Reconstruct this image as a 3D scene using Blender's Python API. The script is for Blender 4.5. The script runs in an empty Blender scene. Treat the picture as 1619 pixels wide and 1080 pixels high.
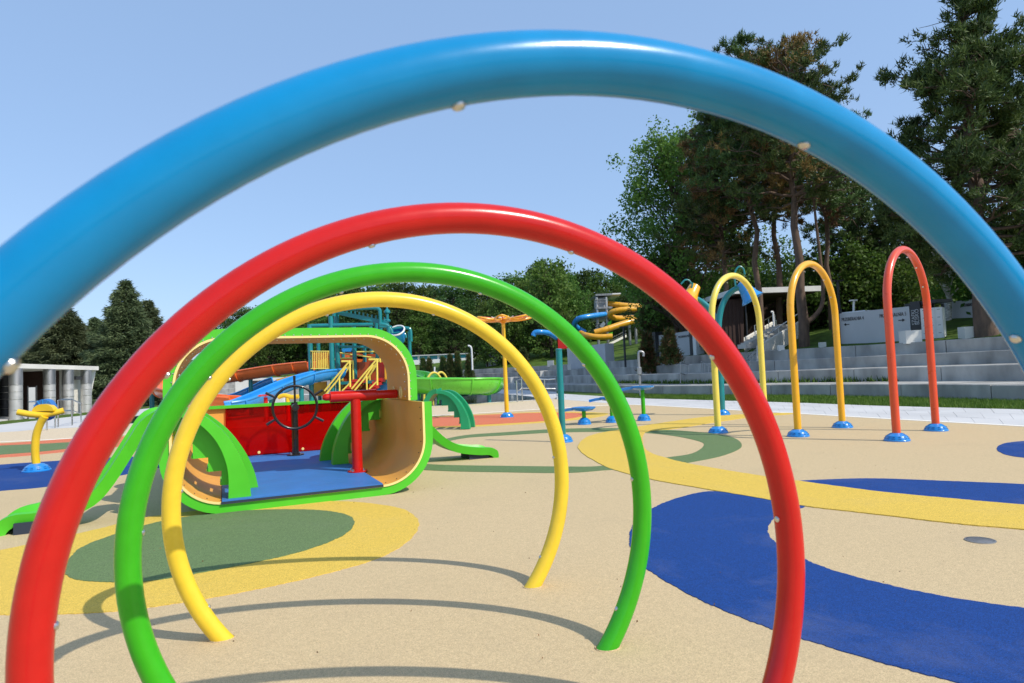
import bpy, bmesh, math, random
import numpy as np
from mathutils import Vector, Matrix

PI = math.pi
SC = bpy.context.scene
COL = SC.collection

# ------------------------------------------------------------------ camera
PW, PH = 1619.0, 1080.0                       # photograph size, used by the survey helpers below
FPX, PITCH, ROLL, CAMH = 1031.95, 0.048777, -0.041829, 1.1904
_F = Vector((0, math.cos(PITCH), math.sin(PITCH)))
_R0 = Vector((1, 0, 0)); _U0 = Vector((0, -math.sin(PITCH), math.cos(PITCH)))
_R = _R0 * math.cos(ROLL) + _U0 * math.sin(ROLL)
_U = _U0 * math.cos(ROLL) - _R0 * math.sin(ROLL)
CAM = Vector((0, 0, CAMH))
cam_data = bpy.data.cameras.new('camera')
cam = bpy.data.objects.new('camera', cam_data); COL.objects.link(cam); SC.camera = cam
m = Matrix((( _R.x, _U.x, -_F.x, 0), (_R.y, _U.y, -_F.y, 0), (_R.z, _U.z, -_F.z, CAMH), (0, 0, 0, 1)))
cam.matrix_world = m
cam_data.sensor_width = 36.0; cam_data.lens = 36.0 * FPX / PW
cam_data.clip_start = 0.05; cam_data.clip_end = 3000
cam_data.dof.use_dof = True; cam_data.dof.focus_distance = 7.0; cam_data.dof.aperture_fstop = 5.0

# ------------------------------------------------------------------ sky, sun, exposure
SUN_AZ, SUN_EL = math.radians(-34), math.radians(45)
world = bpy.data.worlds.new('World'); SC.world = world; world.use_nodes = True
nt = world.node_tree; nt.nodes.clear()
sky = nt.nodes.new('ShaderNodeTexSky'); sky.sky_type = 'NISHITA'; sky.sun_disc = False
sky.sun_elevation = SUN_EL; sky.sun_rotation = PI / 2 - SUN_AZ
sky.altitude = 250; sky.air_density = 1.0; sky.dust_density = 1.6; sky.ozone_density = 2.0
bg = nt.nodes.new('ShaderNodeBackground'); bg.inputs['Strength'].default_value = 0.15
wo = nt.nodes.new('ShaderNodeOutputWorld')
hz_ = nt.nodes.new('ShaderNodeMix'); hz_.data_type = 'RGBA'; hz_.inputs[0].default_value = 0.62     # thin even summer haze over the whole sky
hz_.inputs[7].default_value = (1.72, 2.62, 4.15, 1); nt.links.new(sky.outputs[0], hz_.inputs[6])
nt.links.new(hz_.outputs[2], bg.inputs[0]); nt.links.new(bg.outputs[0], wo.inputs[0])
sun_d = bpy.data.lights.new('sun', 'SUN'); sun_d.energy = 2.9; sun_d.angle = math.radians(0.5); sun_d.color = (1.0, 0.94, 0.84)
sun = bpy.data.objects.new('sun', sun_d); COL.objects.link(sun)
SUNV = Vector((math.cos(SUN_AZ) * math.cos(SUN_EL), math.sin(SUN_AZ) * math.cos(SUN_EL), math.sin(SUN_EL)))
sun.rotation_euler = SUNV.to_track_quat('Z', 'Y').to_euler(); sun.location = (10, -10, 20)
SC.view_settings.view_transform = 'Standard'; SC.view_settings.look = 'None'
SC.view_settings.gamma = 1.0; SC.view_settings.exposure = 0.5; SC.view_settings.use_curve_mapping = False
SC.cycles.use_denoising = True
SC.cycles.max_bounces = 8; SC.cycles.transparent_max_bounces = 12

# ------------------------------------------------------------------ survey helpers: bearings measured from the photograph
def ray(x, y):
    return _F + _R * ((x - PW / 2) / FPX) - _U * ((y - PH / 2) / FPX)
def gp(x, y, z=0.0):
    d = ray(x, y); t = (z - CAMH) / d.z
    return CAM + d * t
def at(x, y, Y):
    d = ray(x, y); return CAM + d * (Y / d.y)

# ------------------------------------------------------------------ materials
MATS = {}
def mat(name, rgb, rough=0.5, metal=0.0, spec=0.5, var=0.0, vscale=3.0, bump=0.0, bscale=40.0, coat=0.0, trans=0.0, streak=None):
    m = bpy.data.materials.new(name); m.use_nodes = True; MATS[name] = m
    n = m.node_tree; b = n.nodes['Principled BSDF']
    b.inputs['Base Color'].default_value = (*rgb, 1); b.inputs['Roughness'].default_value = rough
    b.inputs['Metallic'].default_value = metal; b.inputs['Specular IOR Level'].default_value = spec
    b.inputs['Coat Weight'].default_value = coat; b.inputs['Coat Roughness'].default_value = 0.12
    b.inputs['Transmission Weight'].default_value = trans
    tc = n.nodes.new('ShaderNodeTexCoord')
    if var > 0:
        no = n.nodes.new('ShaderNodeTexNoise'); no.inputs['Scale'].default_value = vscale; no.inputs['Detail'].default_value = 6
        mp = n.nodes.new('ShaderNodeMapping')
        if streak: mp.inputs['Scale'].default_value = streak
        n.links.new(tc.outputs['Object'], mp.inputs[0]); n.links.new(mp.outputs[0], no.inputs['Vector'])
        mr = n.nodes.new('ShaderNodeMapRange'); mr.inputs[1].default_value = 0.3; mr.inputs[2].default_value = 0.7
        mr.inputs[3].default_value = 1 - var; mr.inputs[4].default_value = 1 + var * 0.6
        n.links.new(no.outputs[0], mr.inputs[0])
        mx = n.nodes.new('ShaderNodeMix'); mx.data_type = 'RGBA'; mx.blend_type = 'MULTIPLY'; mx.inputs[0].default_value = 1
        mx.inputs[6].default_value = (*rgb, 1); n.links.new(mr.outputs[0], mx.inputs[7])
        n.links.new(mx.outputs[2], b.inputs['Base Color'])
        r2 = n.nodes.new('ShaderNodeMapRange'); r2.inputs[1].default_value = 0.3; r2.inputs[2].default_value = 0.7
        r2.inputs[3].default_value = max(0.02, rough * 0.85); r2.inputs[4].default_value = min(1, rough * 1.2)
        n.links.new(no.outputs[0], r2.inputs[0]); n.links.new(r2.outputs[0], b.inputs['Roughness'])
    if bump > 0:
        nb = n.nodes.new('ShaderNodeTexNoise'); nb.inputs['Scale'].default_value = bscale; nb.inputs['Detail'].default_value = 4
        n.links.new(tc.outputs['Object'], nb.inputs['Vector'])
        bp = n.nodes.new('ShaderNodeBump'); bp.inputs['Strength'].default_value = bump; bp.inputs['Distance'].default_value = 0.01
        n.links.new(nb.outputs[0], bp.inputs['Height']); n.links.new(bp.outputs[0], b.inputs['Normal'])
    return m

def rubber(name, rgb, contrast=0.35, stain=(0.9, 0.86, 0.78), stain_amt=0.25):
    """poured rubber granules: cell colour speckle, cell relief, faint worn and dusty areas"""
    m = bpy.data.materials.new(name); m.use_nodes = True; MATS[name] = m
    n = m.node_tree; b = n.nodes['Principled BSDF']; L = n.links.new
    b.inputs['Roughness'].default_value = 0.85; b.inputs['Specular IOR Level'].default_value = 0.3
    tc = n.nodes.new('ShaderNodeTexCoord')
    vo = n.nodes.new('ShaderNodeTexVoronoi'); vo.inputs['Scale'].default_value = 290; L(tc.outputs['Object'], vo.inputs['Vector'])
    sp = n.nodes.new('ShaderNodeSeparateColor'); L(vo.outputs['Color'], sp.inputs[0])
    mr = n.nodes.new('ShaderNodeMapRange'); mr.inputs[3].default_value = 1 - contrast; mr.inputs[4].default_value = 1 + contrast
    L(sp.outputs[0], mr.inputs[0])
    mx = n.nodes.new('ShaderNodeMix'); mx.data_type = 'RGBA'; mx.blend_type = 'MULTIPLY'; mx.inputs[0].default_value = 1
    mx.inputs[6].default_value = (*rgb, 1); L(mr.outputs[0], mx.inputs[7])
    # middle grain, a few centimetres
    n2 = n.nodes.new('ShaderNodeTexNoise'); n2.inputs['Scale'].default_value = 26; n2.inputs['Detail'].default_value = 8; n2.inputs['Roughness'].default_value = 0.7
    L(tc.outputs['Object'], n2.inputs['Vector'])
    m2 = n.nodes.new('ShaderNodeMapRange'); m2.inputs[1].default_value = 0.3; m2.inputs[2].default_value = 0.7; m2.inputs[3].default_value = 0.93; m2.inputs[4].default_value = 1.07
    L(n2.outputs[0], m2.inputs[0])
    mx2 = n.nodes.new('ShaderNodeMix'); mx2.data_type = 'RGBA'; mx2.blend_type = 'MULTIPLY'; mx2.inputs[0].default_value = 1
    L(mx.outputs[2], mx2.inputs[6]); L(m2.outputs[0], mx2.inputs[7])
    # dusty patches
    n3 = n.nodes.new('ShaderNodeTexNoise'); n3.inputs['Scale'].default_value = 1.1; n3.inputs['Detail'].default_value = 9; n3.inputs['Roughness'].default_value = 0.68
    n3.inputs['Distortion'].default_value = 0.6
    L(tc.outputs['Object'], n3.inputs['Vector'])
    m3 = n.nodes.new('ShaderNodeMapRange'); m3.inputs[1].default_value = 0.52; m3.inputs[2].default_value = 0.75; m3.inputs[3].default_value = 0.0; m3.inputs[4].default_value = stain_amt
    L(n3.outputs[0], m3.inputs[0])
    mx3 = n.nodes.new('ShaderNodeMix'); mx3.data_type = 'RGBA'; L(m3.outputs[0], mx3.inputs[0])
    L(mx2.outputs[2], mx3.inputs[6]); mx3.inputs[7].default_value = (*[min(0.7, c * 0.6 + d * 0.16) for c, d in zip(rgb, stain)], 1)
    L(mx3.outputs[2], b.inputs['Base Color'])
    bp = n.nodes.new('ShaderNodeBump'); bp.inputs['Strength'].default_value = 0.5; bp.inputs['Distance'].default_value = 0.002; bp.invert = True
    L(vo.outputs['Distance'], bp.inputs['Height']); L(bp.outputs[0], b.inputs['Normal'])
    return m

def leafmat(name, rgb, rgb2, trans=0.35, scale=0.7):
    m = bpy.data.materials.new(name); m.use_nodes = True; MATS[name] = m
    n = m.node_tree; L = n.links.new; n.nodes.clear()
    out = n.nodes.new('ShaderNodeOutputMaterial')
    tc = n.nodes.new('ShaderNodeTexCoord')
    no = n.nodes.new('ShaderNodeTexNoise'); no.inputs['Scale'].default_value = scale; no.inputs['Detail'].default_value = 5
    L(tc.outputs['Object'], no.inputs['Vector'])
    gi = n.nodes.new('ShaderNodeNewGeometry')
    ad = n.nodes.new('ShaderNodeMath'); ad.operation = 'MULTIPLY_ADD'; ad.inputs[1].default_value = 0.5; L(gi.outputs['Random Per Island'], ad.inputs[0]); L(no.outputs[0], ad.inputs[2])
    mr = n.nodes.new('ShaderNodeMapRange'); mr.inputs[1].default_value = 0.5; mr.inputs[2].default_value = 1.0; L(ad.outputs[0], mr.inputs[0])
    oi = n.nodes.new('ShaderNodeObjectInfo')
    mx = n.nodes.new('ShaderNodeMix'); mx.data_type = 'RGBA'; L(mr.outputs[0], mx.inputs[0])
    mx.inputs[6].default_value = (*rgb, 1); mx.inputs[7].default_value = (*rgb2, 1)
    hs = n.nodes.new('ShaderNodeHueSaturation'); L(mx.outputs[2], hs.inputs['Color'])
    h1 = n.nodes.new('ShaderNodeMapRange'); h1.inputs[3].default_value = 0.475; h1.inputs[4].default_value = 0.52; L(oi.outputs['Random'], h1.inputs[0]); L(h1.outputs[0], hs.inputs['Hue'])
    h2 = n.nodes.new('ShaderNodeMapRange'); h2.inputs[3].default_value = 0.75; h2.inputs[4].default_value = 1.25; L(oi.outputs['Random'], h2.inputs[0]); L(h2.outputs[0], hs.inputs['Value'])
    d = n.nodes.new('ShaderNodeBsdfPrincipled'); d.inputs['Roughness'].default_value = 0.6; d.inputs['Specular IOR Level'].default_value = 0.3
    L(hs.outputs[0], d.inputs['Base Color'])
    t = n.nodes.new('ShaderNodeBsdfTranslucent'); L(hs.outputs[0], t.inputs[0])
    ms = n.nodes.new('ShaderNodeMixShader'); ms.inputs[0].default_value = trans
    L(d.outputs[0], ms.inputs[1]); L(t.outputs[0], ms.inputs[2]); L(ms.outputs[0], out.inputs[0])
    return m

def concrete(name, rgb, scale=1.2, var=0.22, rough=0.85):
    m = mat(name, rgb, rough, spec=0.3, var=var, vscale=scale, bump=0.25, bscale=60, streak=(1, 1, 0.45))
    return m

# paints and plastics
M = dict(
    blue_paint=mat('blue_paint', (0.0, 0.225, 0.5), 0.2, spec=0.42, var=0.09, vscale=11, bump=0.02, bscale=350),
    red_paint=mat('red_paint', (0.56, 0.012, 0.009), 0.22, spec=0.38, var=0.09, vscale=11, bump=0.02, bscale=350),
    green_paint=mat('green_paint', (0.04, 0.40, 0.01), 0.22, spec=0.38, var=0.09, vscale=11, bump=0.02, bscale=350),
    yellow_paint=mat('yellow_paint', (0.82, 0.57, 0.035), 0.24, coat=0.0, var=0.08, vscale=11, bump=0.02, bscale=350),
    amber_paint=mat('amber_paint', (0.86, 0.42, 0.012), 0.3, coat=0.4, var=0.05, vscale=5),
    orange_paint=mat('orange_paint', (0.74, 0.075, 0.02), 0.3, coat=0.4, var=0.05, vscale=5),
    lemon_paint=mat('lemon_paint', (0.84, 0.66, 0.1), 0.3, coat=0.4, var=0.05, vscale=5),
    dome_blue=mat('dome_blue', (0.01, 0.22, 0.62), 0.28, coat=0.5, var=0.06, vscale=8),
    teal_paint=mat('teal_paint', (0.004, 0.2, 0.22), 0.38, coat=0.3, var=0.12, vscale=4),
    brushed=mat('brushed_steel', (0.55, 0.55, 0.54), 0.5, metal=0.55, var=0.08, vscale=4),
    slot=mat('slot_blue', (0.004, 0.09, 0.3), 0.5),
    steel=mat('steel', (0.62, 0.62, 0.6), 0.28, metal=1.0, var=0.1, vscale=6),
    dull_steel=mat('dull_steel', (0.42, 0.42, 0.42), 0.45, metal=0.9, var=0.15, vscale=5, streak=(1, 1, 0.15)),
    black=mat('black_paint', (0.012, 0.012, 0.013), 0.3, coat=0.3, var=0.1, vscale=9),
    dark_panel=mat('dark_panel', (0.03, 0.032, 0.035), 0.5, var=0.15, vscale=3),
    lime=mat('lime_plastic', (0.075, 0.52, 0.018), 0.42, var=0.08, vscale=4, bump=0.06, bscale=120),
    jade=mat('jade_plastic', (0.012, 0.3, 0.12), 0.42, var=0.08, vscale=4, bump=0.06, bscale=120),
    tan=mat('tan_panel', (0.78, 0.37, 0.055), 0.5, var=0.1, vscale=2.2, bump=0.04, bscale=60),
    tan_edge=mat('tan_edge', (0.85, 0.66, 0.25), 0.5),
    mat_blue=mat('mat_blue', (0.035, 0.17, 0.48), 0.55, var=0.1, vscale=4, bump=0.3, bscale=160),
    mat_edge=mat('mat_edge', (0.02, 0.03, 0.05), 0.7),
    slide_orange=mat('slide_orange', (0.88, 0.17, 0.03), 0.3, coat=0.4, var=0.12, vscale=3),
    slide_blue=mat('slide_blue', (0.02, 0.26, 0.66), 0.3, coat=0.4, var=0.1, vscale=3),
    slide_green=mat('slide_green', (0.12, 0.56, 0.03), 0.3, coat=0.4, var=0.1, vscale=3),
    slide_yellow=mat('slide_yellow', (0.72, 0.36, 0.02), 0.35, coat=0.3, var=0.15, vscale=3),
    red_panel=mat('red_panel', (0.5, 0.015, 0.012), 0.35, coat=0.2, var=0.12, vscale=3),
    rust_panel=mat('rust_panel', (0.42, 0.07, 0.015), 0.4, var=0.2, vscale=2),
    toy_yellow=mat('toy_yellow', (0.82, 0.52, 0.015), 0.35, coat=0.3, var=0.08, vscale=5),
    white=mat('white_paint', (0.78, 0.78, 0.76), 0.45, var=0.07, vscale=2),
    grey_wall=concrete('grey_wall', (0.5, 0.51, 0.52), 0.8, 0.1),
    white_wall=concrete('white_wall', (0.72, 0.7, 0.64), 0.7, 0.1),
    concrete=concrete('terrace_concrete', (0.39, 0.38, 0.35), 1.4, 0.42),
    paving=concrete('paving_concrete', (0.56, 0.555, 0.545), 0.8, 0.1),
    brown_wood=mat('brown_cladding', (0.05, 0.022, 0.015), 0.6, var=0.3, vscale=5, streak=(1, 1, 8)),
    bark=mat('bark', (0.09, 0.062, 0.045), 0.9, var=0.4, vscale=6, bump=0.8, bscale=14, streak=(1, 1, 0.25)),
    pine_bark=mat('pine_bark', (0.13, 0.085, 0.06), 0.9, var=0.45, vscale=7, bump=0.9, bscale=14, streak=(1, 1, 0.3)),
    birch_bark=mat('birch_bark', (0.55, 0.53, 0.48), 0.8, var=0.75, vscale=7, streak=(1, 1, 2.5)),
    glass=mat('dark_glass', (0.02, 0.03, 0.035), 0.08, spec=0.6),
    teal_glass=mat('teal_glass', (0.01, 0.34, 0.4), 0.35, spec=0.6, var=0.2, vscale=0.6),
    line=rubber('white_line', (0.78, 0.74, 0.66), 0.1, stain_amt=0.1),
    lettering=mat('lettering', (0.02, 0.02, 0.022), 0.6),
    pale_lettering=mat('pale_lettering', (0.5, 0.5, 0.5), 0.6),
    screed=rubber('beige_rubber', (0.55, 0.418, 0.238), 0.24, stain=(0.55, 0.45, 0.35), stain_amt=0.3),
    r_blue=rubber('blue_rubber', (0.006, 0.048, 0.215), 0.45, stain_amt=0.35),
    r_yellow=rubber('yellow_rubber', (0.66, 0.45, 0.075), 0.3, stain_amt=0.25),
    r_green=rubber('green_rubber', (0.125, 0.19, 0.075), 0.45, stain_amt=0.2),
    r_orange=rubber('orange_rubber', (0.62, 0.17, 0.08), 0.35, stain_amt=0.2),
)
# red see-through acrylic
ac = mat('red_acrylic', (0.5, 0.008, 0.006), 0.12, spec=0.5)
_n = ac.node_tree; _tr = _n.nodes.new('ShaderNodeBsdfTransparent'); _tr.inputs[0].default_value = (0.72, 0.008, 0.006, 1)
_mx = _n.nodes.new('ShaderNodeMixShader'); _mx.inputs[0].default_value = 0.2
_n.links.new(_tr.outputs[0], _mx.inputs[1]); _n.links.new(_n.nodes['Principled BSDF'].outputs[0], _mx.inputs[2]); _n.links.new(_mx.outputs[0], _n.nodes['Material Output'].inputs[0])
M['acrylic'] = ac
# water
wm = mat('pool_water', (0.02, 0.06, 0.075), 0.06, spec=0.5, bump=0.25, bscale=2.2); M['water'] = wm
# grass
gm = mat('lawn_grass', (0.075, 0.13, 0.02), 0.9, spec=0.15, var=0.45, vscale=1.1, bump=0.8, bscale=30); M['grass'] = gm
M['leaf'] = leafmat('leaf', (0.05, 0.11, 0.016), (0.13, 0.23, 0.04), 0.4)
M['leaf_light'] = leafmat('leaf_light', (0.075, 0.15, 0.02), (0.17, 0.28, 0.055), 0.45)
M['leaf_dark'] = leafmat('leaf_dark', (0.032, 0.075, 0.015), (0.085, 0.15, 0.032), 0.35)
M['pine'] = leafmat('pine_needles', (0.035, 0.068, 0.02), (0.12, 0.18, 0.045), 0.25)
M['pine_brown'] = leafmat('brown_pine_needles', (0.12, 0.075, 0.028), (0.27, 0.15, 0.055), 0.2)
M['spruce'] = leafmat('spruce_needles', (0.045, 0.07, 0.028), (0.14, 0.18, 0.08), 0.2)

# ------------------------------------------------------------------ mesh helpers
ORIG = {}
def smooth_path(pts, k=6, closed=False):
    P = [Vector(p) for p in pts]; n = len(P); out = []
    rng = range(n) if closed else range(n - 1)
    for i in rng:
        p0 = P[(i - 1) % n] if closed or i > 0 else P[0] * 2 - P[1]
        p1, p2 = P[i], P[(i + 1) % n]
        p3 = P[(i + 2) % n] if closed or i + 2 < n else P[-1] * 2 - P[-2]
        for j in range(k):
            t = j / k
            out.append(0.5 * ((2 * p1) + (p2 - p0) * t + (2 * p0 - 5 * p1 + 4 * p2 - p3) * t * t + (3 * p1 - p0 - 3 * p2 + p3) * t ** 3))
    if not closed: out.append(P[-1].copy())
    return out

class MB:
    def __init__(s): s.v = []; s.f = []; s.mi = []
    def add(s, vs, fs, mi=0):
        b = len(s.v); s.v += [Vector(v) for v in vs]
        for f in fs: s.f.append(tuple(b + i for i in f)); s.mi.append(mi)
        return s
    def box(s, c, size, rz=0.0, mi=0, axes=None):
        c = Vector(c); hx, hy, hz = [q / 2 for q in size]
        if axes: X, Y, Z = axes
        else: X, Y, Z = Vector((math.cos(rz), math.sin(rz), 0)), Vector((-math.sin(rz), math.cos(rz), 0)), Vector((0, 0, 1))
        vs = [c + X * (hx * a) + Y * (hy * b) + Z * (hz * d) for d in (-1, 1) for b in (-1, 1) for a in (-1, 1)]
        return s.add(vs, [(0, 2, 3, 1), (4, 5, 7, 6), (0, 1, 5, 4), (2, 6, 7, 3), (0, 4, 6, 2), (1, 3, 7, 5)], mi)
    def bar(s, a, b, w, h, mi=0):
        a = Vector(a); b = Vector(b); X = (b - a); L = X.length; X.normalize()
        up = Vector((0, 0, 1)) if abs(X.z) < 0.95 else Vector((0, 1, 0))
        Y = up.cross(X).normalized(); Z = X.cross(Y)
        return s.box((a + b) / 2, (L, w, h), axes=(X, Y, Z), mi=mi)
    def tube(s, path, r, n=12, caps=True, mi=0, closed=False):
        P = [Vector(p) for p in path]; k = len(P)
        rs = r if isinstance(r, (list, tuple)) else [r] * k
        T = []
        for i in range(k):
            a = P[(i - 1) % k] if closed or i > 0 else P[i]; b = P[(i + 1) % k] if closed or i < k - 1 else P[i]
            T.append((b - a).normalized())
        up = Vector((0, 0, 1)) if abs(T[0].z) < 0.9 else Vector((0, 1, 0))
        N = (up - T[0] * up.dot(T[0])).normalized(); vs = []
        for i in range(k):
            N = (N - T[i] * N.dot(T[i])).normalized(); B = T[i].cross(N)
            for j in range(n):
                a = 2 * PI * j / n; vs.append(P[i] + (N * math.cos(a) + B * math.sin(a)) * rs[i])
        fs = []
        for i in range(k if closed else k - 1):
            i2 = (i + 1) % k
            for j in range(n):
                j2 = (j + 1) % n; fs.append((i * n + j, i * n + j2, i2 * n + j2, i2 * n + j))
        if caps and not closed:
            fs.append(tuple(range(n - 1, -1, -1))); fs.append(tuple((k - 1) * n + j for j in range(n)))
        return s.add(vs, fs, mi)
    def lathe(s, prof, c, axis=(0, 0, 1), n=20, mi=0):
        c = Vector(c); Z = Vector(axis).normalized(); up = Vector((1, 0, 0)) if abs(Z.x) < 0.9 else Vector((0, 1, 0))
        X = (up - Z * up.dot(Z)).normalized(); Y = Z.cross(X); vs = []; k = len(prof)
        for r, z in prof:
            for j in range(n):
                a = 2 * PI * j / n; vs.append(c + Z * z + (X * math.cos(a) + Y * math.sin(a)) * max(r, 1e-4))
        fs = [(i * n + j, i * n + (j + 1) % n, (i + 1) * n + (j + 1) % n, (i + 1) * n + j) for i in range(k - 1) for j in range(n)]
        fs.append(tuple(range(n - 1, -1, -1))); fs.append(tuple((k - 1) * n + j for j in range(n)))
        return s.add(vs, fs, mi)
    def extr(s, poly, vec, mi=0, mi_side=None, mi_end=None):
        """closed polygon (3-D points) extruded along vec; ends triangulated later by blender (n-gons)"""
        A = [Vector(p) for p in poly]; V = Vector(vec); k = len(A)
        s.add(A + [a + V for a in A], [(i, (i + 1) % k, k + (i + 1) % k, k + i) for i in range(k)], mi if mi_side is None else mi_side)
        b = len(s.v) - 2 * k
        s.f.append(tuple(b + i for i in range(k - 1, -1, -1))); s.f.append(tuple(b + k + i for i in range(k)))
        s.mi += [mi if mi_end is None else mi_end] * 2
        return s
    def strip(s, A, B, vec, mi=0, mi_end=None):
        """solid band between two open polylines A and B of the same length, extruded along vec"""
        A = [Vector(p) for p in A]; B = [Vector(p) for p in B]; V = Vector(vec); k = len(A)
        vs = A + B + [a + V for a in A] + [b + V for b in B]; fs = []; me = mi if mi_end is None else mi_end
        b0 = len(s.v); s.v += vs
        def q(*ix, m=mi): s.f.append(tuple(b0 + i for i in ix)); s.mi.append(m)
        for i in range(k - 1):
            q(i, i + 1, k + i + 1, k + i, m=me); q(2 * k + i, 3 * k + i, 3 * k + i + 1, 2 * k + i + 1, m=me)
            q(i, 2 * k + i, 2 * k + i + 1, i + 1); q(k + i, k + i + 1, 3 * k + i + 1, 3 * k + i)
        q(0, k, 3 * k, 2 * k); q(k - 1, 2 * k + k - 1, 3 * k + k - 1, 2 * k - 1)
        return s
    def build(s, name, mats, parent=None, origin=None, smooth=True, angle=35, recalc=True):
        o0 = ORIG.get(parent.name, Vector()) if parent else Vector(origin or (0, 0, 0))
        me = bpy.data.meshes.new(name); me.from_pydata([tuple(v - o0) for v in s.v], [], s.f)
        if not isinstance(mats, (list, tuple)): mats = [mats]
        for q in mats: me.materials.append(q)
        if len(mats) > 1: me.polygons.foreach_set('material_index', s.mi)
        if recalc:
            bm = bmesh.new(); bm.from_mesh(me); bmesh.ops.recalc_face_normals(bm, faces=bm.faces); bm.to_mesh(me); bm.free()
        if smooth:
            me.polygons.foreach_set('use_smooth', [True] * len(me.polygons)); me.set_sharp_from_angle(angle=math.radians(angle))
        o = bpy.data.objects.new(name, me); COL.objects.link(o)
        if parent: o.parent = parent
        else: o.location = o0
        ORIG[o.name] = o0
        return o

def thing(name, label, cat, loc=(0, 0, 0), rz=0.0, group=None, local=False):
    o = bpy.data.objects.new(name, None); COL.objects.link(o); o.location = loc; o.rotation_euler = (0, 0, rz)
    o.empty_display_size = 0.2
    o['label'] = label; o['category'] = cat
    if group: o['group'] = group
    ORIG[o.name] = Vector() if local else Vector(loc)
    return o
def tag(o, label, cat, group=None):
    o['label'] = label; o['category'] = cat
    if group: o['group'] = group
    return o
def struct(o): o['kind'] = 'structure'; return o
def stuff(o): o['kind'] = 'stuff'; return o
def copy_tree(o, loc=None, rz=None, scale=None, label=None, parent=None, mats=None):
    c = o.copy(); COL.objects.link(c); ORIG[c.name] = ORIG.get(o.name, Vector())
    if parent: c.parent = parent
    if loc is not None: c.location = loc
    if rz is not None: c.rotation_euler = (0, 0, rz)
    if scale is not None: c.scale = scale if isinstance(scale, (tuple, list)) else (scale,) * 3
    if label: c['label'] = label
    for ch in [q for q in o.children]: copy_tree(ch, parent=c)
    return c
def np_obj(name, V, nper, mats, parent=None, origin=(0, 0, 0), mi=None):
    """fast mesh: V is (faces*nper, 3), every face owns its vertices"""
    o0 = np.array(ORIG.get(parent.name, Vector()) if parent else origin)
    V = np.asarray(V, dtype=np.float32) - o0.astype(np.float32); nf = len(V) // nper
    me = bpy.data.meshes.new(name); me.vertices.add(len(V)); me.vertices.foreach_set('co', V.ravel())
    me.loops.add(len(V)); me.loops.foreach_set('vertex_index', np.arange(len(V), dtype=np.int32))
    me.polygons.add(nf); me.polygons.foreach_set('loop_start', np.arange(0, len(V), nper, dtype=np.int32))
    if not isinstance(mats, (list, tuple)): mats = [mats]
    for q in mats: me.materials.append(q)
    me.update(calc_edges=True)
    o = bpy.data.objects.new(name, me); COL.objects.link(o)
    if parent: o.parent = parent
    else: o.location = origin
    ORIG[o.name] = Vector(o0)
    return o
# ================================================================== ground
def lerp(a, b, t): return a + (b - a) * t
def sheet(name, pts, z, material, thick=0.02, k=5, closed_smooth=True, kind='structure'):
    """ground patch with a smooth outline: top face at z and a short skirt down"""
    P = [q_ + Vector((math.sin(i_ * 2.7) + math.sin(i_ * 7.1), math.sin(i_ * 3.9 + 1) + math.sin(i_ * 6.3), 0)) * 0.0035 for i_, q_ in enumerate(smooth_path([Vector((p[0], p[1], z)) for p in pts], k * 3, closed=True))] if closed_smooth else [Vector((p[0], p[1], z)) for p in pts]
    b = MB(); b.extr(P, (0, 0, -thick))
    o = b.build(name, material, smooth=False); o['kind'] = kind
    # n-gons on large curved outlines: triangulate robustly
    bm = bmesh.new(); bm.from_mesh(o.data); bmesh.ops.triangulate(bm, faces=[f for f in bm.faces if len(f.verts) > 4]); bm.to_mesh(o.data); bm.free()
    return o
def gps(lst, z=0.0): return [gp(x, y, z) for x, y in lst]

# base ground to the horizon
g = MB(); n = 24; R_ = 1500
g.add([(R_ * math.cos(2 * PI * i / n), R_ * math.sin(2 * PI * i / n), -0.2) for i in range(n)], [tuple(range(n))])
struct(g.build('ground', M['grass'], smooth=False))

# boundary lines measured from the photograph (rubber/paving, paving/grass, grass/step)
COLS = [880, 1000, 1064, 1245, 1400, 1619]
L1 = gps(list(zip(COLS, (631, 640, 643, 653, 662, 674))))
L2 = gps(list(zip(COLS, (622, 629, 631, 636, 641.5, 647))))
L3 = [Vector(v) for v in ((2.62, 40.4, 0), (5.2, 31.0, 0), (6.7, 27.4, 0), (9.5, 23.4, 0), (11.2, 19.8, 0), (12.3, 16.1, 0))]
def ext(L, k):            # carry the lines on beyond the right edge of the frame
    return L + [L[-1] + (L[-1] - L[-2]) * q for q in k]
L1 = ext(L1, (0.8, 1.7, 3.0)); L2 = ext(L2, (0.8, 1.7, 3.0)); L3 = ext(L3, (0.8, 1.7, 3.0))
S1, S2, S3 = [smooth_path(L, 8) for L in (L1, L2, L3)]

pool_near = gps([(75, 677), (123, 675), (210, 669.6), (300, 663.5), (400, 657), (550, 649), (640, 644), (713, 640), (800, 634.7), (845, 632)])
line_near = gps([(-120, 706), (0, 699), (64, 696), (113, 693), (193, 687), (300, 681), (450, 671), (600, 662), (683, 657.3), (760, 653), (856, 647), (960, 641)])
line_full = line_near + [p.copy() for p in L1[1:]]
line_s = smooth_path(line_full, 8)

# poured rubber floor: everything on this side of the white edge line
poly = [Vector((-30, -14, 0))] + [gp(-400, 724)] + line_s + [Vector((16, -14, 0))]
sheet('rubber_floor', poly, 0.0, M['screed'], 0.25, closed_smooth=False)
# beige strip between the white edge line and the pool
strip = [p for p in line_s if p.x < L1[1].x + 0.01] + [L1[0]] + pool_near[::-1] + [gp(30, 681.5), gp(-120, 690)]
M['deck_beige'] = rubber('deck_beige', (0.62, 0.5, 0.34), 0.2, stain_amt=0.15)
sheet('pool_deck', strip, -0.006, M['deck_beige'], 0.25, closed_smooth=False)
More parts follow.
